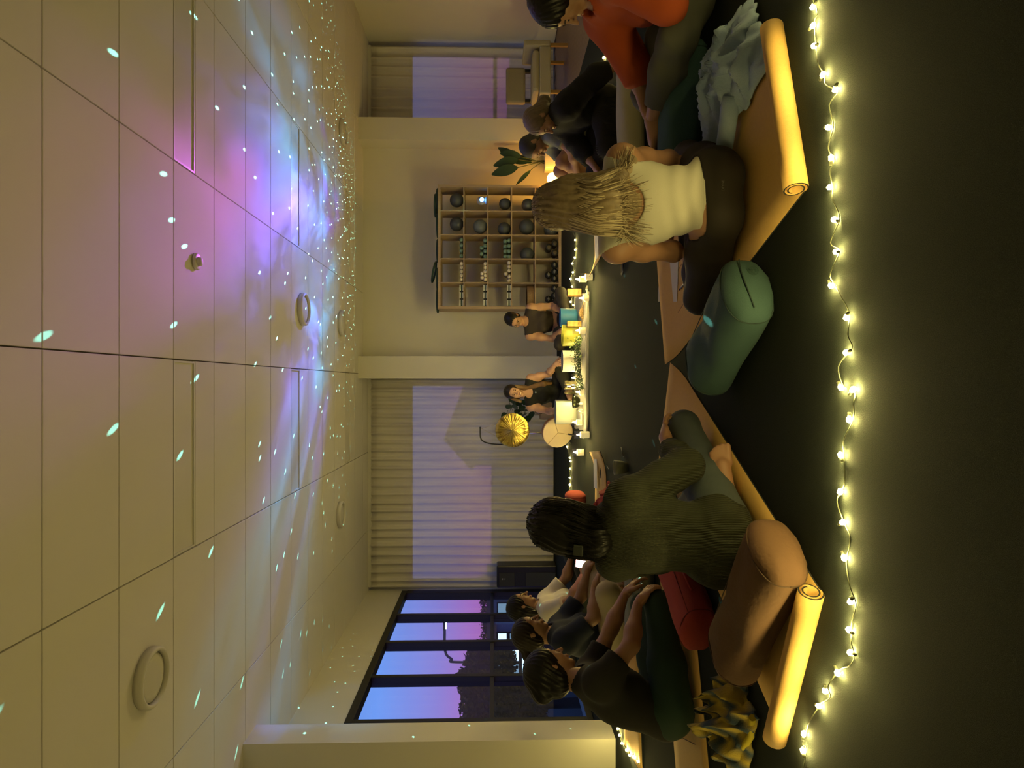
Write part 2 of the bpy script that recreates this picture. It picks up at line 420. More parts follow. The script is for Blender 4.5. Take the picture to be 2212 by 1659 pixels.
# street lamp
lx, ld = outx(1430, 24), 24.0
t = thing('street_lamp', 'curved street lamp outside the third window', 'street lamp', (lx, ld, gz))
zz = CAM_H+(1064-962)*24/FPX-gz
arm = [(0, 0, 0), (0, 0, zz-0.6), (0.12, 0, zz-0.22), (0.4, 0, zz), (1.25, 0, zz+0.02)]
tube_obj('pole', bez(arm, 8), 0.045, mat('grey_pole', (0.10, 0.10, 0.11), 0.5), t, 8)
box_obj('lamp_head', 1.15, 1.5, -0.09, 0.09, zz-0.02, zz+0.07, M_black, t, 0.02)
box_obj('lamp_lens', 1.2, 1.47, -0.07, 0.07, zz-0.05, zz-0.02, emit_mat('street_lamp_glow', (0.75, 0.88, 1.0), 12), t)
# lit buildings across the street
M_bldg = mat('pale_render', (0.32, 0.36, 0.42), 0.8)
M_litw = emit_mat('lit_shop_window', (0.45, 0.72, 1.0), 2.2)
M_dimw = emit_mat('dim_shop_window', (0.25, 0.42, 0.62), 0.7)
def shop(label, yi, d, wid, hgt, wins, z0):
    t = thing('shop_building', label, 'building', (outx(yi, d), d, gz), math.radians(18))
    box_obj('wall', -wid/2, wid/2, 0, 4, 0, hgt, M_bldg, t)
    box_obj('roof', -wid/2-0.15, wid/2+0.15, -0.25, 4.1, hgt, hgt+0.18, mat('dark_roof', (0.05, 0.055, 0.065), 0.8), t)
    for (a, b, c, e, lit) in wins:
        f = box_obj('window', a-0.05, b+0.05, -0.06, 0.02, c-0.05, e+0.05, M_frame, t)
        box_obj('pane', a, b, -0.075, -0.055, c, e, M_litw if lit else M_dimw, f)
shop('pale shop building with lit windows behind the white shirted person', 1322, 26, 3.2, 3.2, [(-1.5, -0.7, 2.2, 2.95, 0), (-1.5, -0.7, 3.0, 3.1, 1), (-0.4, 0.3, 2.35, 2.95, 0), (0.5, 0.85, 2.5, 3.0, 1), (1.0, 1.45, 2.4, 3.0, 1), (-0.4, 0.3, 2.1, 2.3, 1)], gz)
shop('small lit building with gridded windows between the trees', 1408, 20, 1.5, 3.1, [(-0.65, -0.35, 2.75, 3.0, 1), (-0.25, 0.05, 2.75, 3.0, 0), (0.15, 0.5, 2.75, 3.0, 1), (-0.65, -0.35, 2.4, 2.65, 0), (-0.25, 0.05, 2.4, 2.65, 1), (0.15, 0.5, 2.4, 2.65, 0), (-0.65, -0.1, 2.0, 2.3, 1)], gz)
# neighbouring gabled house behind the sheer curtain
t = thing('neighbour_house', 'vague gabled house seen through the sheer curtain', 'house', (-1.2, 26, gz))
bm = new_bm(); add_box(bm, -1.9, 1.9, 0, 6, 0, 3.9); link('wall', done(bm), mat('house_render', (0.45, 0.46, 0.60), 0.9), t)
bm = new_bm()
vv = [bm.verts.new(p) for p in ((-2.1, -0.3, 3.9), (2.1, -0.3, 3.9), (-0.9, -0.3, 5.0), (-2.1, 6.3, 3.9), (2.1, 6.3, 3.9), (-0.9, 6.3, 5.0))]
for f in ((0, 1, 2), (5, 4, 3), (0, 2, 5, 3), (1, 4, 5, 2), (0, 3, 4, 1)): bm.faces.new([vv[i] for i in f])
link('roof', done(bm), mat('pale_roof', (0.34, 0.34, 0.46), 0.8), t)
# ------------------------------------------------------------------ string lights
M_wire = mat('clear_wire', (0.10, 0.11, 0.07), 0.4)
M_bulb = emit_mat('warm_bulb', (1.0, 0.78, 0.24), 510.0)
M_cap = mat('bulb_socket', (0.12, 0.13, 0.08), 0.5)
def bulb_mesh(r):
    bm = new_bm(); add_lathe(bm, [(0, r*1.2), (r*0.9, r*0.5), (r*0.85, -r*0.6), (0, -r)], 6, Matrix.Rotation(PI/2, 4, 'Y')); return done(bm, 'bulb')
B_me = bulb_mesh(0.0085); B_me.materials.append(M_bulb)
bm = new_bm(); add_lathe(bm, [(0, -0.02), (0.0045, -0.02), (0.0045, -0.008), (0.003, -0.006)], 8, Matrix.Rotation(PI/2, 4, 'Y')); S_me = done(bm, 'socket'); S_me.materials.append(M_cap)
def string(label, pts, seed, k=1.0):
    rnd = random.Random(seed)
    o = thing('string_lights', label, 'string lights', (pts[0][0], pts[0][1], 0), 0, 'warm white string lights lying on the floor')
    org = V(o.location)
    wp = []
    for i, p in enumerate(pts):
        p = V(p)-org
        wp.append(V((p.x+rnd.uniform(-.012, .012), p.y+rnd.uniform(-.012, .012), 0.004)))
        if i+1 < len(pts):
            q = V(pts[i+1])-org
            wp.append(V(((p.x+q.x)/2+rnd.uniform(-.02, .02), (p.y+q.y)/2+rnd.uniform(-.02, .02), 0.003+rnd.uniform(0, .02))))
    tube_obj('wire', bez(wp, 4), 0.0018*k, M_wire, o, 5)
    for i, p in enumerate(pts):
        p = V(p)-org
        b = link('bulb', B_me, None, o); b.location = (p.x, p.y, 0.013*k); b.scale = (k, k, k)
        b.rotation_euler = (0, rnd.uniform(-.2, .2), rnd.uniform(0, 6.28))
        s = link('socket', S_me, None, b)
    return o
fore = [(1765, 5), (1766, 45), (1768, 90), (1788, 152), (1815, 185), (1800, 268), (1806, 335), (1803, 399), (1813, 470), (1817, 540), (1806, 615), (1840, 684), (1840, 761), (1828, 838), (1855, 842), (1846, 908),
        (1827, 986), (1826, 1066), (1832, 1133), (1835, 1211), (1849, 1307), (1846, 1369), (1849, 1419), (1820, 1463), (1793, 1502), (1778, 1535), (1745, 1595), (1743, 1632)]
fp = [G(x, y, 0.012) for x, y in fore]
# the string runs on past both edges of the picture, round behind the sitters
fp = [V((2.9, 3.4, 0)), V((2.82, 3.05, 0)), V((2.65, 2.75, 0)), V((2.25, 2.48, 0)), V((1.85, 2.32, 0)), V((1.5, 2.2, 0))] + fp + [V((-1.5, 2.2, 0)), V((-1.85, 2.3, 0)), V((-2.2, 2.42, 0)), V((-2.55, 2.7, 0)), V((-2.7, 3.1, 0))]
string('long warm string of lights curving across the carpet in the foreground', fp, 1)
rb = [(1243, 518), (1243, 539), (1242, 556), (1236, 569), (1238, 588), (1233, 602), (1236, 619), (1240, 637), (1233, 652), (1239, 659)]
string('warm string of lights on the carpet below the shelf', [V((2.2, 8.3, 0)), V((1.95, 8.2, 0))] + [G(x, y, 0.012) for x, y in rb], 2)
lb = [(1225, 966), (1231, 990), (1233, 997), (1232, 1013), (1231, 1033), (1231, 1048), (1232, 1064), (1236, 1078), (1240, 1100), (1243, 1150), (1245, 1205)]
string('warm string of lights on the carpet left of the gong', [G(x, y, 0.012) for x, y in lb], 3)
rs = [(1315, 95), (1305, 122), (1302, 142)]
string('short warm string of lights beyond the rust shirted person', [V((2.75, 5.0, 0)), V((2.72, 5.4, 0))] + [G(x, y, 0.012) for x, y in rs] + [V((2.9, 6.7, 0)), V((2.85, 7.1, 0))], 4)
ls = [(1336, 1578), (1340, 1592), (1345, 1610), (1355, 1625), (1362, 1636), (1370, 1640), (1380, 1650)]
string('short warm string of lights at the foot of the near left pillar', [G(x, y, 0.012) for x, y in ls] + [V((-2.5, 4.2, 0)), V((-2.45, 3.9, 0))], 6)

# ------------------------------------------------------------------ altar cloth
M_cloth = mat('grey_woven_cloth', (0.42, 0.41, 0.38), 0.9, noise=(140, 0.3, (0.33, 0.32, 0.29)), bump=(400, 0.5))
def rug(name, label, corners, m, th=0.006, cat='rug', n=22, wav=0.004, seed=1):
    rnd = random.Random(seed); a, b, c, d = [V((p[0], p[1], 0)) for p in corners]
    cen = (a+b+c+d)/4
    o = thing(name, label, cat, cen)
    bm = new_bm(); rows_t = []; rows_b = []
    for j in range(n+1):
        v = j/n
        row = []; rowb = []
        for i in range(n*2+1):
            u = i/(n*2)
            p = (a*(1-u)+b*u)*(1-v)+(d*(1-u)+c*u)*v
            edge = min(u, 1-u, v, 1-v)
            z = th + wav*(1+math.sin(u*23+v*7+seed))*0.5*(1+2*math.sin(v*9+u*3)**2)*(0.4+min(1, edge*8))*0.6
            p = p-cen+V((math.sin(v*20)*0.006, math.sin(u*31)*0.006, z))
            row.append(bm.verts.new(p)); rowb.append(bm.verts.new((p.x, p.y, 0.001)))
        rows_t.append(row); rows_b.append(rowb)
    for R, flip in ((rows_t, False), (rows_b, True)):
        for r0, r1 in zip(R, R[1:]):
            for i in range(len(r0)-1):
                q = (r0[i], r0[i+1], r1[i+1], r1[i])
                f = bm.faces.new(q if not flip else tuple(reversed(q))); f.smooth = True
    for T, Bq in ((rows_t[0], rows_b[0]), (rows_b[-1], rows_t[-1]), ([r[0] for r in rows_b], [r[0] for r in rows_t]), ([r[-1] for r in rows_t], [r[-1] for r in rows_b])):
        for i in range(len(T)-1): bm.faces.new((T[i], Bq[i], Bq[i+1], T[i+1]))
    bmesh.ops.recalc_face_normals(bm, faces=bm.faces)
    link('weave', done(bm), m, o)
    return o
altar = rug('altar_cloth', 'long pale grey cloth spread on the carpet under the bowls and candles', [G(1272, 934), G(1274, 630), G(1243, 640), G(1243, 925)], M_cloth, 0.008, 'cloth', wav=0.006)
bm = new_bm(); c0 = V(altar.location); p0, p1 = G(1272, 932)-c0, G(1273, 632)-c0
add_tube(bm, bez([(p0.x, p0.y, .014), (p0.x*.5+p1.x*.5, p0.y+.01, .016), (p1.x, p1.y, .016), (p1.x+.03, p1.y-.02, .028)], 10), [0.010+0.003*math.sin(i*1.7) for i in range(31)], 8)
link('rolled_hem', done(bm), M_cloth, altar)

# ------------------------------------------------------------------ singing bowls
def bowl(label, x_top, x_bot, y0, y1, d, m, flare=1.06, z0=0.012):
    r = (y1-y0)/2*d/FPX; h = (x_bot-x_top)*d/FPX
    o = thing('singing_bowl', label, 'bowl', ((830-(y0+y1)/2)*d/FPX, d, z0))
    prof = [(0, 0), (r*0.70, 0.002), (r*0.88, h*0.07), (r*0.95, h*0.22), (r*0.98, h*0.6), (r, h*0.985), (r*0.985, h), (r*0.955, h*0.985), (r*0.93, h*0.6), (r*0.88, h*0.25), (r*0.7, h*0.10), (0, h*0.09)]
    lathe_obj('vessel', prof, m, o, 40)
    lathe_obj('rim', [(r*0.95, h*0.985), (r*0.952, h*1.008), (r*0.975, h*1.016), (r*1.0, h*1.006), (r*1.004, h*0.985)], m, o, 40, close=True)
    return o
M_bw = mat('frosted_white_quartz', (0.52, 0.51, 0.47), 0.55)
M_bw2 = mat('frosted_mint_quartz', (0.42, 0.45, 0.40), 0.55)
bowl('frosted blue crystal singing bowl, right end of the row', 1213, 1250, 666, 706, 7.62, mat('frosted_blue_quartz', (0.05, 0.24, 0.52), 0.5))
bowl('frosted yellow green crystal singing bowl', 1217, 1254, 701, 748, 7.42, mat('frosted_yellow_quartz', (0.36, 0.36, 0.05), 0.5))
bowl('frosted white crystal singing bowl behind the green garland', 1215, 1257, 757, 804, 7.25, M_bw)
bowl('largest frosted white crystal singing bowl, left end of the row', 1202, 1247, 864, 917, 7.72, M_bw2)
# small dark bowl
o = thing('bronze_bowl', 'small dark green metal bowl beside the largest white bowl', 'bowl', tuple(G(1256, 869)[:2])+(0.012,))
lathe_obj('vessel', [(0, 0), (.04, .002), (.062, .03), (.068, .065), (.064, .078), (.060, .078), (.062, .06), (.05, .02), (0, .012)], mat('dark_bronze', (0.03, 0.035, 0.018), 0.22, 0.9), o, 32)
lathe_obj('rim', [(.060, .076), (.061, .081), (.066, .081), (.067, .075)], mat('dark_bronze_rim', (0.10, 0.10, 0.05), 0.2, 0.9), o, 32, close=True)

# ------------------------------------------------------------------ glass candles
M_glass = glass_mat('candle_glass', (0.98, 0.97, 0.93), 0.05)
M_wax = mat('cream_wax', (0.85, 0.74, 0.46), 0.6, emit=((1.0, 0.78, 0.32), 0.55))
M_flame = emit_mat('candle_flame', (1.0, 0.78, 0.26), 2400.0)
def candle(label, x0, x1, y0, y1, wax=0.62, z0=0.0):
    d = (CAM_H-z0)*FPX/(x1-1064); r = (y1-y0)/2*d/FPX; h = (x1-x0)*d/FPX
    o = thing('glass_candle', label, 'candle', ((830-(y0+y1)/2)*d/FPX, d, z0), 0, 'candles in clear glasses around the altar')
    lathe_obj('glass', [(0, 0), (r*.96, 0), (r, .004), (r, h), (r*.94, h), (r*.93, .007), (0, .007)], M_glass, o, 24)
    w = h*wax
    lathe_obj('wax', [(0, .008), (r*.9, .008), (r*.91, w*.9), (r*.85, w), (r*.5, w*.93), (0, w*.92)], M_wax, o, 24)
    f = lathe_obj('flame', [(0, w*.95), (.0065, w*.95+.008), (.0075, w*.95+.016), (.004, w*.95+.03), (0, w*.95+.042)], M_flame, o, 8)
    tube_obj('wick', [(0, 0, w*.90), (0, 0, w*.97)], .0015, M_black, o, 5)
candle('tall glass candle on the carpet, rightmost and nearest', 1254, 1282, 590, 606)
candle('glass candle just behind the rightmost candle', 1241, 1269, 596, 610)
candle('glass candle on the right front corner of the altar cloth', 1251, 1274, 636, 652, z0=.012)
candle('glass candle in front of the yellow green bowl', 1237, 1267, 706, 722, .5, .012)
candle('slim glass candle between the yellow green and white bowls', 1223, 1251, 737, 748, .45, .012)
candle('glass candle half hidden behind the garland', 1235, 1252, 809, 824, .5, .012)
candle('glass candle beside the small dark bowl', 1244, 1264, 840, 855, .6, .012)
candle('glass candle under the frame drum on the cloth edge', 1234, 1259, 906, 920, .55, .012)
candle('tallest glass candle, on the carpet at the left end of the cloth', 1241, 1275, 932, 948)
candle('leftmost glass candle, on the carpet by the string lights', 1237, 1263, 970, 986)

# wooden chime blocks
M_woodb = mat('golden_bamboo', (0.52, 0.30, 0.07), 0.5, wave=('Z', 6, 3, (0.42, 0.22, 0.05), (6, 6, 1)))
for (x0, x1, y0, y1, lab) in ((1228, 1258, 625, 640, 'golden wooden block standing by the right end of the cloth'), (1228, 1258, 694, 706, 'golden wooden block standing between the blue and yellow green bowls')):
    d = CAM_H*FPX/(x1-1064); w = (y1-y0)*d/FPX/2; hh = (x1-x0)*d/FPX
    o = thing('wooden_chime', lab, 'wooden block', ((830-(y0+y1)/2)*d/FPX, d, 0.012), 0.1, 'standing wooden blocks')
    box_obj('body', -w, w, -w, w, 0, hh, M_woodb, o, 0.004)
    box_obj('slot', -w*.4, w*.4, -w-0.001, -w+0.004, hh*.2, hh*.22, M_black, o)
    lathe_obj('end_cap', [(0, hh), (w*.55, hh), (w*.5, hh+.004), (0, hh+.005)], M_black, o, 16)

# green garland lying on the cloth
M_ivy = mat('garland_leaf', (0.050, 0.095, 0.035), 0.6, noise=(30, 0.3, (0.10, 0.15, 0.06)))
o = thing('leaf_garland', 'bushy green leaf garland lying along the front of the altar cloth', 'garland', tuple(G(1268, 785)[:2])+(0.014,))
rnd = random.Random(5)
spine = bez([(-.26, .0, .02), (-.1, .02, .045), (.05, -.01, .05), (.17, .02, .055), (.24, 0, .035)], 8)
tube_obj('stem', spine, .003, mat('garland_stem', (0.10, 0.08, 0.03), .7), o, 5)
verts, faces = [], []
for i in range(900):
    p = random.choice(spine)+V((rnd.gauss(0, .02), rnd.gauss(0, .035), abs(rnd.gauss(0, .032))))
    a = V((rnd.gauss(0, 1), rnd.gauss(0, 1), rnd.gauss(.3, 1))).normalized(); b = a.orthogonal().normalized(); nn = a.cross(b)
    s = rnd.uniform(.007, .013); k = len(verts)
    p.z = max(p.z, .012)
    verts += [p, p+a*s+b*s*.6+nn*s*.25, p+a*s*2, p+a*s-b*s*.6+nn*s*.25]; faces += [(k, k+1, k+2), (k, k+2, k+3)]
me = bpy.data.meshes.new('leaves'); me.from_pydata([tuple(v) for v in verts], [], faces)
lv = link('leaves', me, M_ivy, o); lv['kind'] = 'stuff'
# heap of dried chips
M_chip = mat('dried_bark', (0.20, 0.11, 0.04), .8, noise=(60, .3, (.42, .28, .13)))
bm = new_bm(); gg = G(1264, 676)
for i in range(230):
    a = rnd.uniform(0, 6.28); q = abs(rnd.gauss(0, .45))
    q = min(q, 1)
    M = Matrix.Translation((math.cos(a)*q*.11, math.sin(a)*q*.07, .006+(1-q)*rnd.uniform(0, .045))) @ Matrix.Rotation(rnd.uniform(0, 6), 4, 'Z') @ Matrix.Rotation(rnd.uniform(-.8, .8), 4, 'X')
    s = rnd.uniform(.005, .011); add_box(bm, -s, s, -s*.5, s*.5, -.0015, .0015, 0, M)
o = tag(link('dried_bark_heap', done(bm), M_chip), 'small heap of brown dried bark chips on the altar cloth', 'bark', None, 'stuff'); o.location = (gg.x, gg.y, .012)
# crystal tea-light holder
o = thing('crystal_candle_holder', 'faceted crystal tea light holder glittering in front of the black top', 'candle holder', tuple(G(1250, 838)[:2])+(.012,))
M_cry = mat('cut_crystal', (0.75, 0.66, 0.42), .08, .95)
for k in range(14):
    a = 2*PI*k/14
    bm = new_bm(); add_lathe(bm, [(0, 0), (.013, .004), (.013, .13), (.008, .142), (0, .145)], 6, Matrix.Translation((math.cos(a)*.065, math.sin(a)*.065, 0)) @ Matrix.Rotation(a*1.7, 4, 'Z'), smooth=False)
    link('crystal_rod', done(bm), [M_cry, M_glass][k % 2], o)
lathe_obj('base', [(0, 0), (.07, 0), (.07, .006), (0, .008)], M_cry, o, 20)
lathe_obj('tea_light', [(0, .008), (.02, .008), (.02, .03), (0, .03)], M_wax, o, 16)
lathe_obj('flame', [(0, .032), (.006, .042), (0, .062)], M_flame, o, 8)
# little bottles on the cloth
for (x, y, m, lab, hh) in ((1262, 873, M_black, 'small black capped oil bottle lying on the cloth', .03), (1262, 887, mat('clear_bottle', (.6, .62, .6), .2), 'small clear bottle with black stopper on the cloth', .034)):
    g = G(x, y); o = thing('oil_bottle', lab, 'bottle', (g.x, g.y, .014))
    lathe_obj('body', [(0, 0), (.014, 0), (.015, .004), (.015, hh), (.006, hh+.008), (.006, hh+.014)], mat('pale_glass_bottle', (.45, .45, .42), .2), o, 14)
    lathe_obj('cap', [(.008, hh+.01), (.008, hh+.03), (0, hh+.031)], M_black, o, 12)
g = G(1262, 906); o = thing('incense_tube', 'short white tube lying on the altar cloth', 'tube', (g.x, g.y, .026))
bm = new_bm(); add_tube(bm, [(-.05, 0, 0), (.05, .01, 0)], .011, 12); link('body', done(bm), M_white, o)
bm = new_bm(); add_tube(bm, [(-.058, 0, 0), (-.05, 0, 0)], .0125, 12); link('cap', done(bm), M_wax, o)

# ------------------------------------------------------------------ gong on its stand with frame drum
gd = 8.1
M_gold = mat('hammered_brass', (0.60, 0.44, 0.10), .26, 1.0)
_t = M_gold.node_tree; _b2 = _t.nodes['Principled BSDF']; _c2 = _t.nodes.new('ShaderNodeTexCoord'); _s2 = _t.nodes.new('ShaderNodeSeparateXYZ')
_t.links.new(_c2.outputs['Object'], _s2.inputs[0])
_at = _t.nodes.new('ShaderNodeMath'); _at.operation = 'ARCTAN2'; _t.links.new(_s2.outputs['Z'], _at.inputs[0]); _t.links.new(_s2.outputs['X'], _at.inputs[1])
_cm = _t.nodes.new('ShaderNodeCombineXYZ'); _t.links.new(_at.outputs[0], _cm.inputs[0])
_ln = _t.nodes.new('ShaderNodeVectorMath'); _ln.operation = 'LENGTH'; _t.links.new(_c2.outputs['Object'], _ln.inputs[0]); _t.links.new(_ln.outputs['Value'], _cm.inputs[1])
_n2 = _t.nodes.new('ShaderNodeTexNoise'); _n2.inputs['Scale'].default_value = 9.0; _n2.inputs['Detail'].default_value = 4; _t.links.new(_cm.outputs[0], _n2.inputs['Vector'])
_bp2 = _t.nodes.new('ShaderNodeBump'); _bp2.inputs['Strength'].default_value = .9; _bp2.inputs['Distance'].default_value = .01
_t.links.new(_n2.outputs['Fac'], _bp2.inputs['Height']); _t.links.new(_bp2.outputs[0], _b2.inputs['Normal'])
_r2 = _t.nodes.new('ShaderNodeValToRGB'); _r2.color_ramp.elements[0].color = (.30, .20, .04, 1); _r2.color_ramp.elements[1].color = (.80, .62, .16, 1)
_r2.color_ramp.elements[0].position = .35; _r2.color_ramp.elements[1].position = .65
_t.links.new(_n2.outputs['Fac'], _r2.inputs[0]); _t.links.new(_r2.outputs[0], _b2.inputs['Base Color'])
base = V(((830-936)*gd/FPX, gd, 0))
st = thing('gong_stand', 'slim black stand with a hooked top arm holding gong and drum', 'stand', base)
def L(x, y, dd=0): return W(x, y, gd)-base+V((0, dd, 0))
tube_obj('pole', [(0.0, .05, .02), (0.0, .05, L(1160, 936).z), (0.0, .05, L(1090, 936).z)], .011, mat('chrome_pole', (.8, .8, .8), .15, 1.0), st, 12)
hook = bez([L(1110, 957, .05), L(1085, 961, .05), L(1062, 960, .05), L(1045, 955, .05), L(1038, 946, .05), L(1037, 925, .05)], 8)
tube_obj('hook_arm', hook, .008, M_black, st, 10)
lathe_obj('arm_tip', [(0, -.012), (.011, -.008), (.012, .004), (0, .012)], M_black, st, 10, Matrix.Translation(L(1037, 925, .05)))
for a in (0.4, 2.5, 4.6):
    tube_obj('leg', [(0, .05, .16), (.17*math.cos(a), .05+.17*math.sin(a), .006)], .009, M_black, st, 8)
box_obj('clamp', -.02, .03, -.03, .06, L(1232, 930).z, L(1222, 930).z, M_black, st, .006)
gc = W(1107, 930, gd); gr = 37*gd/FPX
go = thing('gong', 'round hammered brass gong hanging from the hooked stand', 'gong', gc)
Mg = Matrix.Rotation(PI/2, 4, 'X')
lathe_obj('disc', [(0, .016), (gr*.13, .016), (gr*.16, .010), (gr*.75, .006), (gr*.97, .004), (gr, -.002), (gr*.985, -.025), (gr*.96, -.025), (gr*.96, -.004), (0, .004)], M_gold, go, 56, Mg)
Lh = L(1040, 927, .05)+base-gc
for sx in (-1, 1): tube_obj('hanging_cord', [(gr*.35*sx, .02, gr*.93), (Lh.x, .04, Lh.z)], .002, mat('cream_cord', (.55, .48, .36), .8), go, 5)
dc = W(1204, 934, gd-.05); dr = 33*gd/FPX
dm = thing('frame_drum', 'round hide frame drum resting below the gong', 'drum', (dc.x, dc.y, dc.z))
M_hide = mat('drum_hide', (0.66, 0.52, 0.40), .55, noise=(7, .25, (.78, .64, .42)))
Md = Matrix.Rotation(PI/2+.18, 4, 'X') @ Matrix.Rotation(.0, 4, 'Z')
Md = Matrix.Rotation(-.22, 4, 'Z') @ Md
lathe_obj('skin', [(0, .031), (dr*.95, .031), (dr, .027), (dr*1.005, .012), (dr*.99, .012), (0, .028)], M_hide, dm, 48, Md)
lathe_obj('wooden_rim', [(dr*.99, .024), (dr, -.045), (dr*.95, -.045), (dr*.94, .024)], mat('drum_rim_wood', (.30, .12, .05), .5), dm, 48, Md, True)
for a in (0.3, 2.4, 4.5):
    bm = new_bm(); add_tube(bm, [Md @ V((0, 0, .033)), Md @ V((dr*.96*math.cos(a), dr*.96*math.sin(a), .033))], .0022, 5); link('tension_cord', done(bm), mat('cord_dark', (.30, .2, .14), .8), dm)

# ------------------------------------------------------------------ shelf unit
SX0, SX1 = -.0, 0.0
sd = 9.52
SX1 = (830-400)*sd/FPX; SX0 = (830-668)*sd/FPX
SZ0, SZ1 = 0.0, CAM_H+(1064-946)*sd/FPX
M_birch = mat('pale_birch', (0.50, 0.38, 0.23), .55, wave=('X', 3, 5, (.44, .32, .18), (6, 1, 1)))
M_birch_back = mat('shelf_back_wall_shadow', (0.46, 0.42, 0.34), .8)
sh = thing('cube_shelf', 'large pale birch cube shelf of five by five cells', 'shelf', ((SX0+SX1)/2, sd, 0))
hw = (SX1-SX0)/2; OT = .038; IT = .016; DEP = .39
box_obj('side_panel', -hw, -hw+OT, 0, DEP, 0, SZ1, M_birch, sh, .002)
box_obj('side_panel', hw-OT, hw, 0, DEP, 0, SZ1, M_birch, sh, .002)
box_obj('top_panel', -hw+OT, hw-OT, 0, DEP, SZ1-OT, SZ1, M_birch, sh, .002)
box_obj('bottom_panel', -hw+OT, hw-OT, 0, DEP, 0, OT, M_birch, sh, .002)
cw = (2*hw-2*OT-4*IT)/5; chh = (SZ1-2*OT-4*IT)/5
def cellx(c):   # c counted from the right
    return hw-OT-cw*(c+1)-IT*c
def cellz(r):   # r counted from the top: floor of the cell
    return SZ1-OT-chh*(r+1)-IT*r
for c in range(1, 5):
    x = hw-OT-cw*c-IT*(c-1); box_obj('divider', x-IT, x, .004, DEP, OT, SZ1-OT, M_birch, sh)
for r in range(1, 5):
    z = SZ1-OT-chh*r-IT*(r-1)
    for c in range(5): box_obj('shelf_board', cellx(c), cellx(c)+cw, .004, DEP, z-IT, z, M_birch, sh)
rown = ['top', 'second', 'third', 'fourth', 'bottom']; coln = ['rightmost', 'second from right', 'middle', 'second from left', 'leftmost']
org = V(sh.location)
def cell(c, r, fx, dy=.14):
    return org+V((cellx(c)+cw*fx, dy, cellz(r)))
M_ball = mat('grey_vinyl_ball', (0.075, 0.09, 0.10), .38, bump=(60, .1)); M_ball2 = mat('pale_grey_vinyl_ball', (0.16, 0.19, 0.20), .38)
ball_r = .098
bm = new_bm(); add_ico(bm, (0, 0, 0), 1.0, 4)
ball_me = done(bm, 'ball'); ball_me.materials.append(M_ball)
bm = new_bm(); add_lathe(bm, [(0, 1.006), (.06, 1.004), (.08, .992)], 12); plug_me = done(bm, 'plug'); plug_me.materials.append(M_black)
for (c, r, fx, k) in ((0, 0, .55, 1), (1, 0, .54, 1), (1, 1, .44, 1.02), (0, 2, .40, .85), (1, 2, .34, .95), (0, 3, .36, .92), (1, 3, .44, 1.1), (2, 3, .26, 1.02), (1, 4, .3, 1.0), (0, 4, .5, .95)):
    R = ball_r*k
    b = thing('exercise_ball', 'grey inflatable exercise ball in the %s row, %s column of the shelf' % (rown[r], coln[c]), 'ball', cell(c, r, fx)+V((0, 0, R)), 0, 'exercise balls on the shelf')
    s = link('shell', ball_me, None, b, True); s.scale = (R, R, R); s.rotation_euler = (-.9+.3*c, .2*r, 0)
    p = link('plug', plug_me, None, s)
    if (c, r) == (1, 1):
        s.data = ball_me.copy(); s.data.materials.clear(); s.data.materials.append(M_ball2)
# mint hand weights, ends facing out
M_mint = mat('mint_vinyl', (0.16, 0.28, 0.22), .5); M_cream = mat('cream_foam', (0.80, 0.72, 0.54), .6)
bm = new_bm(); add_tube(bm, [(0, 0, 0), (0, .2, 0)], .5, 20); roll_me = done(bm)
def rolls(c, r, spots, rad, m, ring, label, cat, name, group):
    lower = sorted(fx for fx, lvl in spots if lvl == 0); upper = sorted(fx for fx, lvl in spots if lvl > 0)
    for (fx, lvl) in spots:
        z = rad + lvl*rad*1.75
        row = upper if lvl else lower
        pos = ('first', 'second', 'third', 'fourth', 'fifth')[row.index(fx)]+' from left' if len(row) > 1 else 'alone'
        t = thing(name, '%s, %s in %s layer, %s' % (label[0], pos, 'upper' if lvl else 'lower', label[1]), cat, cell(c, r, fx, .02)+V((0, 0, z)), 0, group)
        Mx = Matrix.Rotation(-PI/2, 4, 'X')
        lathe_obj('body', [(0, 0), (rad*.86, 0), (rad*.97, .006), (rad*.97, .2), (0, .2)], m, t, 20, Mx)
        lathe_obj('end_disc', [(0, -.003), (rad*.5, -.003), (rad*.55, .001)], ring, t, 16, Mx)
M_mint2 = mat('mint_vinyl_face', (0.22, 0.36, 0.28), .5); M_cream2 = mat('cream_foam_face', (0.88, 0.82, 0.66), .6)
rm = .026*1.05
rolls(2, 0, [(.12+.235*i, 0) for i in range(4)], .028, M_mint, M_mint2, ('mint green roll', 'top middle cell'), 'foam roll', 'foam_roll', 'mint rolls, top middle cell')
rolls(2, 1, [(.10+.235*i, 0) for i in range(4)]+[(.215, 1), (.48, 1)], .028, M_mint, M_mint2, ('mint green roll', 'second row middle cell'), 'foam roll', 'foam_roll', 'mint rolls, second row middle cell')
rolls(2, 2, [(.10+.235*i, 0) for i in range(4)]+[(.10+.225*i, 1.1) for i in range(4)], .028, M_mint, M_mint2, ('mint green roll', 'third row middle cell'), 'foam roll', 'foam_roll', 'mint rolls, third row middle cell')
rolls(3, 0, [(.13+.175*i, 0) for i in range(5)], .0255, M_cream, M_cream2, ('cream roll', 'top shelf row'), 'foam roll', 'foam_roll', 'cream rolls, top row')
rolls(3, 1, [(.13+.175*i, 0) for i in range(5)]+[(.22, 1), (.40, 1)], .0255, M_cream, M_cream2, ('cream roll', 'second shelf row'), 'foam roll', 'foam_roll', 'cream rolls, second row')
rolls(3, 2, [(.09, 0), (.265, 0), (.53, 0), (.705, 0), (.88, 0), (.40, 1.0)], .0255, M_cream, M_cream2, ('cream roll', 'third shelf row'), 'foam roll', 'foam_roll', 'cream rolls, third row')
M_tread = mat('brown_grip_end', (.16, .13, .07), .8, bump=(300, .8))
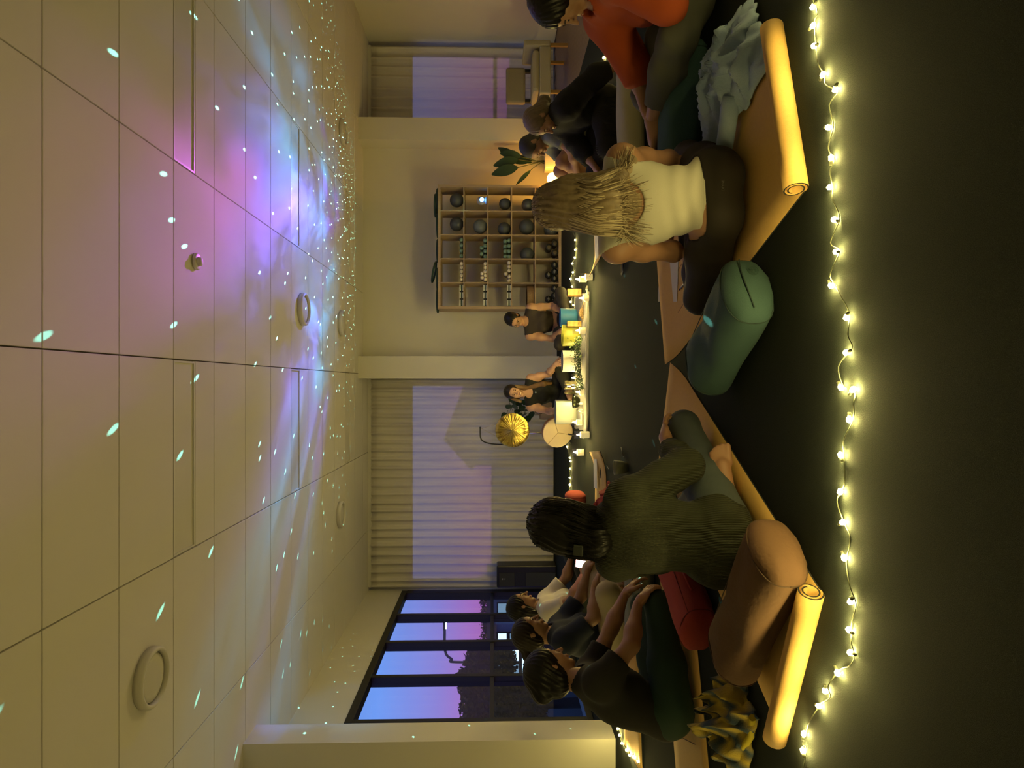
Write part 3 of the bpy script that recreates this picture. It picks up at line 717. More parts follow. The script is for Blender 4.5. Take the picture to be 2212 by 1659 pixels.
rolls(2, 4, [(.28, 0), (.70, 0), (.52, 1)], .048, M_black, M_tread, ('black brush ended roller', 'bottom shelf row'), 'roller', 'massage_roller', 'brush ended rollers')
# striped ankle weights
M_band = mat('pale_band', (.70, .72, .60), .6); M_dgreen = mat('dark_green_band', (.03, .07, .05), .7)
for r in range(3):
    for i in range(3):
        t = thing('ankle_weight', '%s striped black and pale weight in the leftmost shelf column, %s row' % (('left', 'middle', 'right')[i], rown[r]), 'weight', cell(4, r, .16+.33*i, .03), 0, 'striped weights, %s row' % rown[r])
        w = .042
        for k, (m, z0, z1) in enumerate(((M_band, .0, .020), (M_dgreen, .020, .036), (M_band, .036, .056))):
            box_obj('band', -w, w, 0, .22, z0, z1-.001, m, t, .003)
        box_obj('strap', -w-.009, -w, .02, .10, .002, .054, M_black, t, .002)
# cork wheel
t = thing('cork_yoga_wheel', 'tan cork yoga wheel lying in the fourth row leftmost cell', 'yoga wheel', cell(4, 3, .5, .2))
lathe_obj('ring', [(.16, 0), (.165, .005), (.165, .105), (.16, .11), (.148, .11), (.146, .105), (.146, .005), (.148, 0)], mat('cork', (.40, .27, .13), .85, noise=(90, .25, (.28, .17, .07))), t, 48, None, True)
lathe_obj('liner', [(.145, .002), (.145, .108), (.139, .108), (.139, .002)], M_black, t, 40, None, True)
t.scale = (.95, .95, .95)
# black slam balls with white marks
M_slam = mat('black_rubber', (.014, .016, .015), .5); M_mark = mat('white_print', (.55, .55, .50), .7)
def slam(c, r, fx, lvl, lab):
    R = .052
    t = thing('slam_ball', lab, 'ball', cell(c, r, fx, .07)+V((0, 0, R+lvl*R*1.7)), 0, 'black slam balls on the shelf')
    s = link('shell', ball_me.copy(), None, t, True); s.data.materials.clear(); s.data.materials.append(M_slam); s.scale = (R, R, R)
    bm = new_bm()
    for a in (-.9, -.45, 0, .45, .9):     # fan shaped emblem
        d0 = V((math.sin(a)*.18, 0, -.25+math.cos(a)*.1)); d1 = V((math.sin(a)*.62, 0, -.25+math.cos(a)*.62))
        for q in (d0, d1): q.y = -math.sqrt(max(0, 1.0-q.x**2-q.z**2))
        mid = (d0+d1)/2; mid = mid.normalized()
        add_tube(bm, [d0.normalized()*R*1.003, mid*R*1.003, d1.normalized()*R*1.003], .0028, 4)
    link('emblem', done(bm), M_mark, t)
for q, (fx, l, w) in enumerate(((.2, 0, 'left of three'), (.5, 0, 'middle of three'), (.8, 0, 'right of three'), (.36, .95, 'on top of three'))):
    slam(3, 4, fx, l, 'black slam ball, %s, bottom cell second from left' % w)
for q, (fx, l, w) in enumerate(((.18, 0, 'left of three'), (.5, 0, 'middle of three'), (.82, 0, 'right of three'), (.34, .95, 'on top of three'))):
    slam(4, 4, fx, l, 'black slam ball, %s, bottom leftmost cell' % w)
# dark green pilates rings lying on top
M_ring = mat('dark_green_foam', (.022, .060, .045), .6)
for q, (fx, R, dz, tilt, lab) in enumerate(((-.72, .165, 0, .0, 'at the left end'), (-.42, .15, 0, .04, 'second from the left end'), (-.42+.1, .14, .052, .05, 'propped on its neighbour in the left half'), (-.02, .15, 0, 0, 'in the middle'), (.33, .16, 0, -.03, 'second from the right end'), (.68, .165, 0, 0, 'at the right end'), (.62, .15, .032, .03, 'lying on top of the right end ring'))):
    t = thing('pilates_ring', 'dark green exercise ring atop the shelf, '+lab, 'exercise ring', org+V((fx*hw/.86, .2, SZ1+.016+dz)), 0, 'exercise rings on top of the shelf')
    t.rotation_euler = (0, tilt*4 if q == 2 else tilt*.5, 0)
    bm = new_bm(); add_lathe(bm, [(R-.006, -.013), (R+.006, -.013), (R+.006, .013), (R-.006, .013)], 40, None, True); link('band', done(bm), M_ring, t)
    for s in (-1, 1):
        bm = new_bm(); add_ico(bm, (s*R, 0, 0), .03, 2, (.6, 1.6, .5)); link('grip_pad', done(bm), M_ring, t)

# ------------------------------------------------------------------ star projector on the shelf, with its patterned light
pc = cell(0, 1, .48, .07)
pr = thing('star_projector', 'small star projector with a glaring blue lens on the shelf', 'projector', pc)
M_proj = mat('projector_shell', (.5, .5, .52), .4)
lathe_obj('base', [(0, 0), (.05, 0), (.055, .01), (.045, .03), (0, .032)], M_proj, pr, 24)
bm = new_bm(); add_ico(bm, (0, 0, .085), .062, 3); link('dome', done(bm), M_proj, pr)
ldir = V((-.45, -2.6, 1.35)).normalized()
Ml = frame_mat(V((0, 0, .085))+ldir*.056, ldir)
Ml2 = frame_mat(V((0, -.058, .075)), (0, -1, .1))
lathe_obj('lens_ring', [(.03, 0), (.034, .01), (.038, .008), (.038, -.004)], M_black, pr, 24, Ml2)
lathe_obj('lens', [(0, .012), (.018, .01), (.029, .003), (.03, 0)], emit_mat('projector_lens_glow', (.06, .32, 1.0), 60), pr, 20, Ml2)

ld_ = bpy.data.lights.new('projector_beam', 'SPOT'); ld_.spot_size = math.radians(140); ld_.spot_blend = .3; ld_.shadow_soft_size = .004
lo = bpy.data.objects.new('projector_beam', ld_); col.objects.link(lo)
lpos = V(pc)+V((0, -.14, .10))
tgt = V((1.9, 7.6, H))
axis = (tgt-lpos).normalized()
lo.matrix_world = frame_mat(lpos, -axis, V((1, 0, 0)))
ld_.energy = PROJ_W = 1450.0
ld_.use_nodes = True; t = ld_.node_tree; t.nodes.clear()
N = lambda k: t.nodes.new(k)
out = N('ShaderNodeOutputLight'); em = N('ShaderNodeEmission'); tc = N('ShaderNodeTexCoord')
sx = N('ShaderNodeSeparateXYZ'); t.links.new(tc.outputs['Normal'], sx.inputs[0])
def mth(op, a, b=None, clamp=False):
    n = N('ShaderNodeMath'); n.operation = op; n.use_clamp = clamp
    for i, s in enumerate((a, b)):
        if s is None: continue
        if isinstance(s, (int, float)): n.inputs[i].default_value = s
        else: t.links.new(s, n.inputs[i])
    return n.outputs[0]
az = mth('ABSOLUTE', sx.outputs['Z']); az = mth('MAXIMUM', az, .05)
px = mth('DIVIDE', sx.outputs['X'], az); py = mth('DIVIDE', sx.outputs['Y'], az)
cm = N('ShaderNodeCombineXYZ'); t.links.new(px, cm.inputs[0]); t.links.new(py, cm.inputs[1])
def noise(scale, det, off, dist=0.0, stretch=(1, 1, 1)):
    mp = N('ShaderNodeMapping'); mp.inputs['Location'].default_value = off; mp.inputs['Scale'].default_value = stretch
    t.links.new(cm.outputs[0], mp.inputs[0])
    n = N('ShaderNodeTexNoise'); n.inputs['Scale'].default_value = scale; n.inputs['Detail'].default_value = det; n.inputs['Distortion'].default_value = dist
    n.inputs['Roughness'].default_value = .55
    t.links.new(mp.outputs[0], n.inputs['Vector']); return n.outputs['Fac']
def ramp(v, stops):
    r = N('ShaderNodeValToRGB'); e = r.color_ramp.elements
    e[0].position, e[0].color = stops[0][0], stops[0][1]+(1,); e[1].position, e[1].color = stops[-1][0], stops[-1][1]+(1,)
    for p, c in stops[1:-1]:
        k = e.new(p); k.color = c+(1,)
    t.links.new(v, r.inputs[0]); return r.outputs[0]
cloud = noise(2.6, 5, (3.1, 1.7, 0), .8)
hue = noise(1.9, 2, (7.3, 2.2, 0), .6)
def ptan(X, Y):      # where a ceiling point lies in the beam's own plane
    q = lo.matrix_world.inverted() @ V((X, Y, H)); return q.x/abs(q.z), q.y/abs(q.z)
_c0 = ptan(1.55, 6.6); _c1 = ptan(1.55, 8.6)
_dy = _c1[1]-_c0[1]
hue = mth('ADD', hue, mth('ADD', mth('MULTIPLY', mth('ABSOLUTE', mth('SUBTRACT', px, _c0[0])), .26), mth('MAXIMUM', mth('MULTIPLY', mth('SUBTRACT', py, _c0[1]), .16/_dy), 0.0)))
hue = mth('ADD', hue, .015)
colr = ramp(hue, [(.30, (.90, .13, .55)), (.44, (.55, .09, .95)), (.56, (.14, .11, 1.0)), (.70, (.06, .40, .9))])
inten = ramp(cloud, [(.34, (0.02, 0.02, 0.02)), (.50, (.18, .18, .18)), (.70, (1, 1, 1))])
rr2 = mth('ADD', mth('MULTIPLY', px, px), mth('MULTIPLY', py, py))
def lobe(X, Y, sx_, sy_, amp):
    cx_, cy_ = ptan(X, Y)
    ex = mth('ADD', mth('POWER', mth('DIVIDE', mth('SUBTRACT', px, cx_), sx_), 2.0), mth('POWER', mth('DIVIDE', mth('SUBTRACT', py, cy_), sy_), 2.0))
    return mth('MULTIPLY', mth('POWER', 2.718, mth('MULTIPLY', ex, -1.0)), amp)
fall = mth('ADD', mth('ADD', lobe(1.75, 6.5, .30, .20, 1.5), lobe(1.2, 7.9, .50, .26, .34)), mth('ADD', lobe(-.3, 6.6, .55, .24, 1.5), lobe(.9, 4.6, .6, .10, .16)))
inten = mth('MULTIPLY', inten, fall)
vmul = N('ShaderNodeMixRGB'); vmul.blend_type = 'MULTIPLY'; vmul.inputs[0].default_value = 1
t.links.new(colr, vmul.inputs[1]); t.links.new(inten, vmul.inputs[2])
vo = N('ShaderNodeTexVoronoi'); vo.voronoi_dimensions = '2D'; vo.inputs['Scale'].default_value = 11.5; t.links.new(cm.outputs[0], vo.inputs['Vector'])
star = mth('LESS_THAN', vo.outputs['Distance'], .031)
stars = N('ShaderNodeMixRGB'); stars.blend_type = 'MULTIPLY'; stars.inputs[0].default_value = 1; stars.inputs[1].default_value = (1.6, 6.0, 4.8, 1)
t.links.new(mth('MULTIPLY', star, mth('POWER', 2.718, mth('MULTIPLY', rr2, -.7))), stars.inputs[2])
sm = N('ShaderNodeMixRGB'); sm.blend_type = 'ADD'; sm.inputs[0].default_value = 1
t.links.new(vmul.outputs[0], sm.inputs[1]); t.links.new(stars.outputs[0], sm.inputs[2])
t.links.new(sm.outputs[0], em.inputs[0]); em.inputs[1].default_value = 1.0
t.links.new(em.outputs[0], out.inputs[0])
lo.parent = pr; lo.matrix_parent_inverse = Matrix.Translation(-V(pc))

# ------------------------------------------------------------------ warm lamp and plants
lp = thing('globe_lamp', 'small glowing amber globe lamp on a wooden block beside the shelf', 'lamp', W(1223, 392, 9.45)*V((1, 1, 0)) if False else (W(1210, 386, 9.5).x, 9.5, 0))
box_obj('wooden_base', -.07, .07, -.07, .07, 0, .05, mat('lamp_base_wood', (.40, .22, .08), .5), lp, .004)
bm = new_bm(); add_ico(bm, (0, 0, .125), .085, 3, (1, 1, .9)); link('globe', done(bm), emit_mat('lamp_globe_glow', (1.0, .45, .06), 55.0), lp)
def leaf_mesh(bm, p0, direc, upv, ln, wd, bend=.25, n=6, mi=0, fold=.15):
    direc = V(direc).normalized(); side = direc.cross(V(upv)).normalized(); nrm = side.cross(direc)
    rows = []
    for i in range(n+1):
        s = i/n; w = wd*math.sin(PI*min(1, s*.93+.04))**.75*(1-.25*s)
        c = V(p0)+direc*ln*s+nrm*(-bend*ln*s*s)
        rows.append([bm.verts.new(c-side*w+nrm*w*fold), bm.verts.new(c), bm.verts.new(c+side*w+nrm*w*fold)])
    for a, b in zip(rows, rows[1:]):
        for k in range(2):
            f = bm.faces.new((a[k], a[k+1], b[k+1], b[k])); f.smooth = True; f.material_index = mi
M_leaf = mat('houseplant_leaf', (.022, .055, .030), .42, noise=(9, .3, (.04, .085, .04)))
M_stem = mat('plant_stem', (.05, .07, .025), .6)
pd = 9.75
pl = thing('potted_plant', 'tall broad leaved plant in a white square pot beside the lamp', 'plant', (W(1190, 350, pd).x, pd, 0))
pb = V(pl.location)
box_obj('pot', -.12, .12, -.12, .12, .0, .22, mat('white_ceramic', (.66, .62, .54), .4), pl, .008)
box_obj('soil', -.11, .11, -.11, .11, .20, .215, mat('soil', (.04, .03, .02), .9), pl)
# leaves: base point and tip in the photograph
for (xb, yb, xt, yt, wd, dd) in ((1120, 345, 1076, 318, .07, .0), (1125, 338, 1080, 330, .075, -.05), (1118, 345, 1066, 357, .085, -.06), (1118, 362, 1062, 376, .09, -.1), (1150, 345, 1108, 350, .06, -.02), (1146, 368, 1115, 398, .035, -.08), (1148, 352, 1118, 335, .05, .03)):
    a = W(xb, yb, pd+dd)-pb; b = W(xt, yt, pd+dd)-pb
    bm = new_bm(); leaf_mesh(bm, a, b-a, (0, -1, .1), (b-a).length, wd, .10); link('leaf', done(bm), M_leaf, pl)
    tube_obj('stem', bez([(rnd.uniform(-.03, .03), 0, .21), (a.x*.5, a.y*.5, (a.z+.21)/2+.03), a], 6), .006, M_stem, pl, 6)
# round leaved plant in a basket behind the presenter in black
bd = 10.1
bp_ = thing('potted_plant', 'bushy round leaved plant in a tan basket behind the gong', 'plant', (W(1180, 887, bd).x, bd, 0))
bb = V(bp_.location)
lathe_obj('basket', [(0, 0), (.10, 0), (.13, .04), (.14, .20), (.135, .26), (.125, .26), (.125, .20), (.11, .05), (0, .03)], mat('tan_basket', (.40, .29, .17), .85, bump=(120, .5)), bp_, 24)
tube_obj('basket_handle', bez([(.05, -.13, .24), (.06, -.14, .32), (.0, -.14, .35), (-.05, -.14, .30), (-.04, -.13, .24)], 6), .007, mat('tan_handle', (.35, .24, .13), .8), bp_, 6)
tube_obj('stem', bez([(0, 0, .05), (.01, 0, .3), (.0, 0, .55)], 6), .012, M_stem, bp_, 6)
rnd = random.Random(9)
for (x, y) in ((1108, 868), (1100, 880), (1112, 880), (1120, 872), (1118, 888), (1128, 882), (1135, 870), (1140, 884), (1132, 895), (1122, 900), (1145, 876), (1140, 905), (1148, 895), (1105, 862), (1090, 898), (1128, 908), (1096, 846), (1146, 866)):
    a = W(x, y, bd-.12+rnd.uniform(-.08, .08))-bb
    c = V((0, 0, a.z-.05)); dv = (a-c).normalized()+V((rnd.uniform(-.4, .4), -.3, rnd.uniform(-.2, .6)))
    bm = new_bm(); leaf_mesh(bm, a-dv.normalized()*.07, dv, (rnd.uniform(-.3, .3), -1, .3), .15, .058, .15, fold=.05); link('leaf', done(bm), M_leaf, bp_)
    tube_obj('leaf_stalk', [c, a-dv.normalized()*.07], .003, M_stem, bp_, 5)

# ------------------------------------------------------------------ tower speaker, armchair
sp = thing('speaker_tower', 'tall black speaker tower standing before the sheer curtain', 'speaker', (W(1150, 1241, 10.3).x, 10.3, 0))
M_spk = mat('black_plastic', (.012, .012, .011), .35); M_grl = mat('dark_grille', (.035, .036, .024), .6, bump=(500, .4))
zt = CAM_H-(1073-1064)*10.3/FPX
box_obj('cabinet', -.165, .165, -.14, .14, 0, zt, M_spk, sp, .02)
zs = lambda x: CAM_H-(x-1064)*10.3/FPX
box_obj('upper_grille', -.145, .06, -.15, -.138, zs(1111), zs(1078), M_grl, sp, .004)
box_obj('lower_grille', -.145, .06, -.15, -.138, .02, zs(1135), M_grl, sp, .004)
box_obj('control_panel', -.145, .06, -.146, -.138, zs(1133), zs(1113), M_black, sp, .002)
for dzz in (0, .035): box_obj('badge_line', -.02, .10-.14, -.153, -.149, zs(1091)+dzz, zs(1091)+dzz+.008, M_mark, sp)
ac = thing('lounge_chair', 'low beige lounge chair against the far right wall', 'chair', (4.0, 8.95, 0))
M_uph = mat('beige_upholstery', (.42, .37, .24), .85, bump=(220, .3))
M_uph2 = mat('brown_beige_back', (.30, .25, .15), .85, bump=(220, .3))
box_obj('backrest', -.24, .24, .18, .28, .52, .78, M_uph2, ac, .03)
box_obj('seat_cushion', -.27, .27, -.26, .24, .36, .45, M_uph, ac, .04)
box_obj('seat_base', -.30, .30, -.28, .28, .22, .36, M_uph, ac, .015)
box_obj('armrest', .30, .38, -.28, .28, .22, .56, M_uph, ac, .02)
for sx_ in (-.27, .33):
    for sy_ in (-.24, .24): box_obj('leg', sx_-.02, sx_+.02, sy_-.02, sy_+.02, 0, .22, mat('chair_leg_wood', (.30, .17, .05), .5), ac, .003)
for sx_ in (-.2, .2): box_obj('back_post', sx_-.02, sx_+.02, .20, .25, .36, .54, M_black, ac)
# ------------------------------------------------------------------ yoga mats
M_mat = mat('tan_mat_top', (0.64, 0.40, 0.12), .75, noise=(90, .3, (0.58, 0.36, 0.105)), bump=(500, .25))
M_matu = mat('black_mat_underside', (0.012, 0.012, 0.011), .9)
M_line = mat('mat_line_print', (0.14, 0.07, 0.035), .8)
def mat_profile(length, curl_far=0.0, curl_len=.22, roll=False, wave=0.0):
    """(s, z) of the top surface from the near end to the far end"""
    pr = []
    if roll:                # the near end is rolled up, top side outwards
        R = .036
        for i in range(40):
            a = i/39*2*PI*1.75
            r = .016 + (R-.016)*i/39
            # spiral that ends at the floor, unrolling towards +s
            pr.append((R+.0 - r*math.sin(a+PI*.5-2*PI*1.75+PI)*1.0 if False else R + r*math.cos(a - 2*PI*1.75 - PI/2), R + r*math.sin(a - 2*PI*1.75 - PI/2)))
        s0 = R+.01
    else:
        s0 = 0.0
    n = 26
    for i in range(n+1):
        s = s0 + (length-s0)*i/n
        z = .0065
        t = (s-(length-curl_len))/curl_len
        if curl_far and t > 0: z += curl_far*t*t
        z += wave*max(0, math.sin(s*6.0))*.5
        pr.append((s, z))
    return pr
def yoga_mat(label, near, far, width=.62, curl=.0, roll=False, skew=0.0, lines=True, wave=0.0, curl_len=.22):
    near, far = V((near[0], near[1], 0)), V((far[0], far[1], 0))
    d = far-near; Lh = d.length; ang = math.atan2(d.y, d.x)
    o = thing('yoga_mat', label, 'yoga mat', near, ang, 'tan yoga mats set out in a ring')
    pr = mat_profile(Lh, curl, curl_len, roll, wave); th = .005; nw = 6
    bm = new_bm(); top, bot = [], []
    for i, (s, z) in enumerate(pr):
        a = pr[max(i-1, 0)]; b = pr[min(i+1, len(pr)-1)]
        tx, tz = b[0]-a[0], b[1]-a[1]; ln = math.hypot(tx, tz) or 1; nx, nz = -tz/ln, tx/ln
        top.append([bm.verts.new((s, (j/nw-.5)*width, z)) for j in range(nw+1)])
        bot.append([bm.verts.new((s-nx*th, (j/nw-.5)*width, z-nz*th)) for j in range(nw+1)])
    for i in range(len(pr)-1):
        for j in range(nw):
            f = bm.faces.new((top[i][j], top[i+1][j], top[i+1][j+1], top[i][j+1])); f.smooth = True
            f = bm.faces.new((bot[i][j], bot[i][j+1], bot[i+1][j+1], bot[i+1][j])); f.smooth = True; f.material_index = 0 if (roll and i < 40) else 1
        for j, fl in ((0, False), (nw, True)):
            f = bm.faces.new((top[i][j], bot[i][j], bot[i+1][j], top[i+1][j]) if fl is False else (top[i][j], top[i+1][j], bot[i+1][j], bot[i][j])); f.material_index = 1
    for i, fl in ((0, False), (len(pr)-1, True)):
        for j in range(nw):
            f = bm.faces.new((top[i][j], top[i][j+1], bot[i][j+1], bot[i][j]) if not fl else (top[i][j], bot[i][j], bot[i][j+1], top[i][j+1])); f.material_index = 1
    bmesh.ops.recalc_face_normals(bm, faces=bm.faces)
    me = done(bm); me.materials.append(M_mat); me.materials.append(M_matu)
    link('sheet', me, None, o)
    if lines:
        for (s0, s1, y0, y1) in ((Lh*.42, Lh*.42+.004, -.2, .2), (Lh*.58, Lh*.93, -.105, -.101), (Lh*.58, Lh*.93, .10, .104), (Lh*.62, Lh*.62+.004, -.2, .2), (Lh*.3, Lh*.3+.004, -.12, .12)):
            zt = max(z for s, z in pr[-27:] if s <= s1+.06)
            if zt > .012: s1 = min(s1, Lh-curl_len)
            if s1 > s0: box_obj('alignment_line', s0, s1, y0, y1, .0062, .0070, M_line, o)
    return o
def mid(a, b): return ((a[0]+b[0])/2, (a[1]+b[1])/2)
yoga_mat('tan yoga mat with a lit rolled end, under the white tank top sitter', (.90, 2.12), (.40, 3.73), .62, .03, True)
yoga_mat('tan yoga mat with a lit rolled end, under the dark green sweater sitter', (-.90, 2.06), (-.17, 3.66), .62, .03, True)
yoga_mat('tan yoga mat under the sitter in black shirt and green leggings', (-2.22, 3.12), (-.62, 3.72), .62, .10, False, curl_len=.3)
yoga_mat('tan yoga mat under the navy shirted sitter', (-2.55, 4.62), (-.72, 4.98), .62, .06)
yoga_mat('tan yoga mat with paper on it under the white shirted sitter', (-2.45, 5.85), (-.60, 6.05), .62, .05, wave=.014)
yoga_mat('tan yoga mat under the rust shirted sitter', (2.45, 3.10), (.82, 3.95), .60, .02)
yoga_mat('tan yoga mat under the sitter in the black top', (2.75, 4.85), (1.15, 5.10), .62, .02)
yoga_mat('tan yoga mat with paper on it under the grey shirted man', (2.75, 6.15), (1.02, 6.02), .62, .06, wave=.010)

# ------------------------------------------------------------------ bolsters
def bolster(label, a, b, wid, hgt, m, name='bolster', logo=False, handle=True, zlift=0.0, dent=0.0):
    a, b = V((a[0], a[1], 0)), V((b[0], b[1], 0)); d = b-a; ln = d.length; ang = math.atan2(d.y, d.x)
    o = thing(name, label, 'bolster', (a.x, a.y, zlift), ang, 'yoga bolsters')
    bm = new_bm(); n, ns = 32, 26; rings = []
    for i in range(ns+1):
        t = i/ns; e = min(t, 1-t)*ln
        s = 1.0
        if e < .05: s = .78+.22*math.sqrt(max(0, 1-(1-e/.05)**2))
        ring = []
        for k in range(n):
            q = 2*PI*k/n; cx, cz = math.cos(q), math.sin(q)
            p = 2.6
            rad = (abs(cx)**p+abs(cz)**p)**(-1/p)
            y = cx*rad*wid/2*s; z = cz*rad*hgt/2*s
            zz = hgt/2*.985+z
            if zz > hgt*.5: zz -= dent*math.exp(-((t-.62)/.13)**2)*(1-(2*y/wid)**2*.6)
            zz += .003*math.sin(q*5+t*9)
            if zz < .006: zz = .002
            ring.append(bm.verts.new((t*ln, y, zz)))
        rings.append(ring)
    for r0, r1 in zip(rings, rings[1:]):
        for k in range(n):
            f = bm.faces.new((r0[k], r0[(k+1) % n], r1[(k+1) % n], r1[k])); f.smooth = True
    for r, sgn in ((rings[0], -1), (rings[-1], 1)):      # slightly puffed end caps
        c = sum((v.co for v in r), V())/len(r)
        mid_r = [bm.verts.new(c+(v.co-c)*.55+V((sgn*.014, 0, 0))) for v in r]
        cv = bm.verts.new(c+V((sgn*.018, 0, 0)))
        for k in range(n):
            j = (k+1) % n
            f = bm.faces.new((r[k], r[j], mid_r[j], mid_r[k])); f.smooth = True
            f = bm.faces.new((mid_r[k], mid_r[j], cv)); f.smooth = True
    bmesh.ops.recalc_face_normals(bm, faces=bm.faces)
    link('cover', done(bm), m, o)
    M_seam = mat('seam_'+m.name, tuple(c*.45 for c in m.node_tree.nodes['Principled BSDF'].inputs['Base Color'].default_value[:3]), .8)
    for t in (.035, ln-.035):      # piping round both ends
        pts = []
        for k in range(33):
            q = 2*PI*k/32; cx, cz = math.cos(q), math.sin(q); rad = (abs(cx)**2.6+abs(cz)**2.6)**(-1/2.6)
            pts.append(V((t, cx*rad*wid/2*.985, max(.004, hgt/2*.985+cz*rad*hgt/2*.985))))
        tube_obj('piping', pts, .0028, M_seam, o, 6)
    if handle:
        tube_obj('carry_handle', bez([(ln*.3, -wid/2-.002, hgt*.55), (ln*.4, -wid/2-.014, hgt*.62), (ln*.55, -wid/2-.014, hgt*.62), (ln*.66, -wid/2-.002, hgt*.55)], 6), .006, m, o, 6)
    tube_obj('zip_seam', [(ln*.08, -wid*.42, hgt*.83), (ln*.5, -wid*.425, hgt*.83), (ln*.92, -wid*.42, hgt*.83)], .002, M_seam, o, 5)
    if logo:
        M_logo = mat('logo_print', (.03, .07, .06), .8)
        Mx = Matrix(((0, 0, -1, -.0172), (-.6, 0, 0, -.052), (0, .6, 0, hgt*.40), (0, 0, 0, 1)))
        tube_obj('flap_seam', bez([(-.008, wid*.36, hgt*.52), (-.0195, wid*.12, hgt*.60), (-.0195, -wid*.15, hgt*.64), (-.008, -wid*.40, hgt*.60)], 6), .0022, M_seam, o, 6)
        bm = new_bm(); add_lathe(bm, [(.030, 0), (.0325, 0), (.0325, .002), (.030, .002)], 32, None, True); me = done(bm); me.transform(Mx)
        link('logo_ring', me, M_logo, o)
        for txt, size, dy in (('AE', .036, -.004), ('FIT', .013, -.019)):
            cu = bpy.data.curves.new('logo_text', 'FONT'); cu.body = txt; cu.size = size; cu.align_x = 'CENTER'; cu.extrude = .0008
            tmp = bpy.data.objects.new('tmp', cu); col.objects.link(tmp)
            me = bpy.data.meshes.new_from_object(tmp.evaluated_get(bpy.context.evaluated_depsgraph_get()))
            bpy.data.objects.remove(tmp)
            me.transform(Mx @ Matrix.Translation((0, dy, .001)))
            link('logo_lettering', me, M_logo, o)
    return o
M_teal = mat('teal_canvas', (.038, .086, .086), .85, bump=(420, .35))
M_teal2 = mat('deep_teal_canvas', (.030, .080, .09), .85, bump=(420, .35))
M_brown = mat('brown_suede', (.15, .078, .038), .9, bump=(60, .25), noise=(6, .3, (.11, .057, .028)))
M_red = mat('red_canvas', (.33, .035, .025), .85, bump=(420, .3))
M_creamb = mat('cream_canvas', (.42, .40, .29), .85, bump=(420, .3))
M_greyb = mat('grey_canvas', (.20, .22, .21), .85, bump=(420, .3))
M_maroon = mat('maroon_canvas', (.26, .035, .022), .85, bump=(420, .3))
bolster('teal bolster with a round logo on its end, alone on the carpet', (.335, 2.30), (.055, 2.78), .27, .175, M_teal, logo=True, dent=.022)
bolster('brown bolster lying behind the dark green sweater sitter', (-.49, 2.05), (-1.00, 2.47), .25, .16, M_brown, dent=.012, zlift=.012)
bolster('bright red bolster beside the dark green sweater sitter', (-1.06, 2.86), (-.86, 3.30), .22, .155, M_red, zlift=.008)
bolster('deep teal bolster under the foot of the rust shirted sitter', (1.52, 3.02), (.93, 3.16), .22, .19, M_teal2, zlift=.008)
bolster('cream bolster behind the sitter in the black top', (2.02, 4.36), (1.40, 4.32), .24, .165, M_creamb)
bolster('grey bolster behind the knees of the navy shirted sitter', (-1.52, 4.02), (-.98, 4.10), .22, .17, M_greyb)
bolster('maroon bolster near the string lights left of the altar', (-1.70, 7.05), (-1.12, 7.05), .27, .21, M_maroon)
# red folded blanket
def drape(name, label, cat, m, loc, size, h, seed, rz=0.0, amp=.03, n=56, bias=(0, 0), stripes=None, thick=.006, freq=1.0):
    """crumpled cloth lying on the floor"""
    rnd = random.Random(seed)
    w = [(rnd.uniform(3, 9)*freq, rnd.uniform(3, 9)*freq, rnd.uniform(0, 6), rnd.uniform(.5, 1)) for _ in range(7)]
    o = thing(name, label, cat, loc, rz)
    bm = new_bm(); rows = []
    for j in range(n+1):
        row = []
        for i in range(n+1):
            u, v = i/n*2-1, j/n*2-1
            ang = math.atan2(v, u); edge = max(abs(u), abs(v))
            s = sum(a4*math.sin(a1*u*1.0+a2*v+a3+1.3*math.sin(a2*u-a1*v*.7)) for a1, a2, a3, a4 in w)/3.0
            ridge = sum(a4*(1-abs(math.sin((a1*u*.8+a2*v*.8)*.9+a3)))**2 for a1, a2, a3, a4 in w)/2.6
            f = 1-edge**3
            z = thick + h*(f**.8)*(.35+.65*math.exp(-((u-bias[0])**2+(v-bias[1])**2)*1.3))*(.55+.45*ridge) + amp*ridge*(.25+.75*f)
            k = 1+.13*math.sin(ang*3+seed)+.08*math.sin(ang*7+seed*2)
            row.append(bm.verts.new((u*size[0]/2*k+.012*s, v*size[1]/2*k+.012*math.cos(s*3), z)))
        rows.append(row)
    for a, b in zip(rows, rows[1:]):
        for i in range(n):
            f = bm.faces.new((a[i], a[i+1], b[i+1], b[i])); f.smooth = True
            if stripes: f.material_index = stripes(i/n, (rows.index(a) if False else 0)/n)
    r = bmesh.ops.extrude_face_region(bm, geom=list(bm.faces))
    for v in [e for e in r['geom'] if isinstance(e, bmesh.types.BMVert)]: v.co.z = max(.001, v.co.z-thick)
    bmesh.ops.recalc_face_normals(bm, faces=bm.faces)
    me = done(bm)
    for mm in (m if isinstance(m, list) else [m]): me.materials.append(mm)
    link('fabric', me, None, o)
    return o
drape('red_blanket', 'crumpled red blanket behind the dark green sweater sitter', 'blanket', M_red, W(1330, 1085, 5.3)*V((1, 1, 0))+V((-.1, 0, .008)), (.42, .42), .16, 4, amp=.04)
M_denim = mat('pale_denim', (.20, .31, .50), .85, noise=(12, .35, (.36, .46, .62)), bump=(300, .3))
jp = G(1625, 160)
dn = drape('crumpled_garment', 'crumpled pale blue garment dropped by the rolled mat end', 'clothing', M_denim, (1.19, 2.64, .008), (.38, .56), .10, 8, rz=.30, amp=.05, freq=1.25)
tube_obj('sleeve', bez([(-.12, -.05, .05), (-.24, .08, .045), (-.30, .22, .04), (-.33, .30, .035)], 6), .035, M_denim, dn, 10, .028)
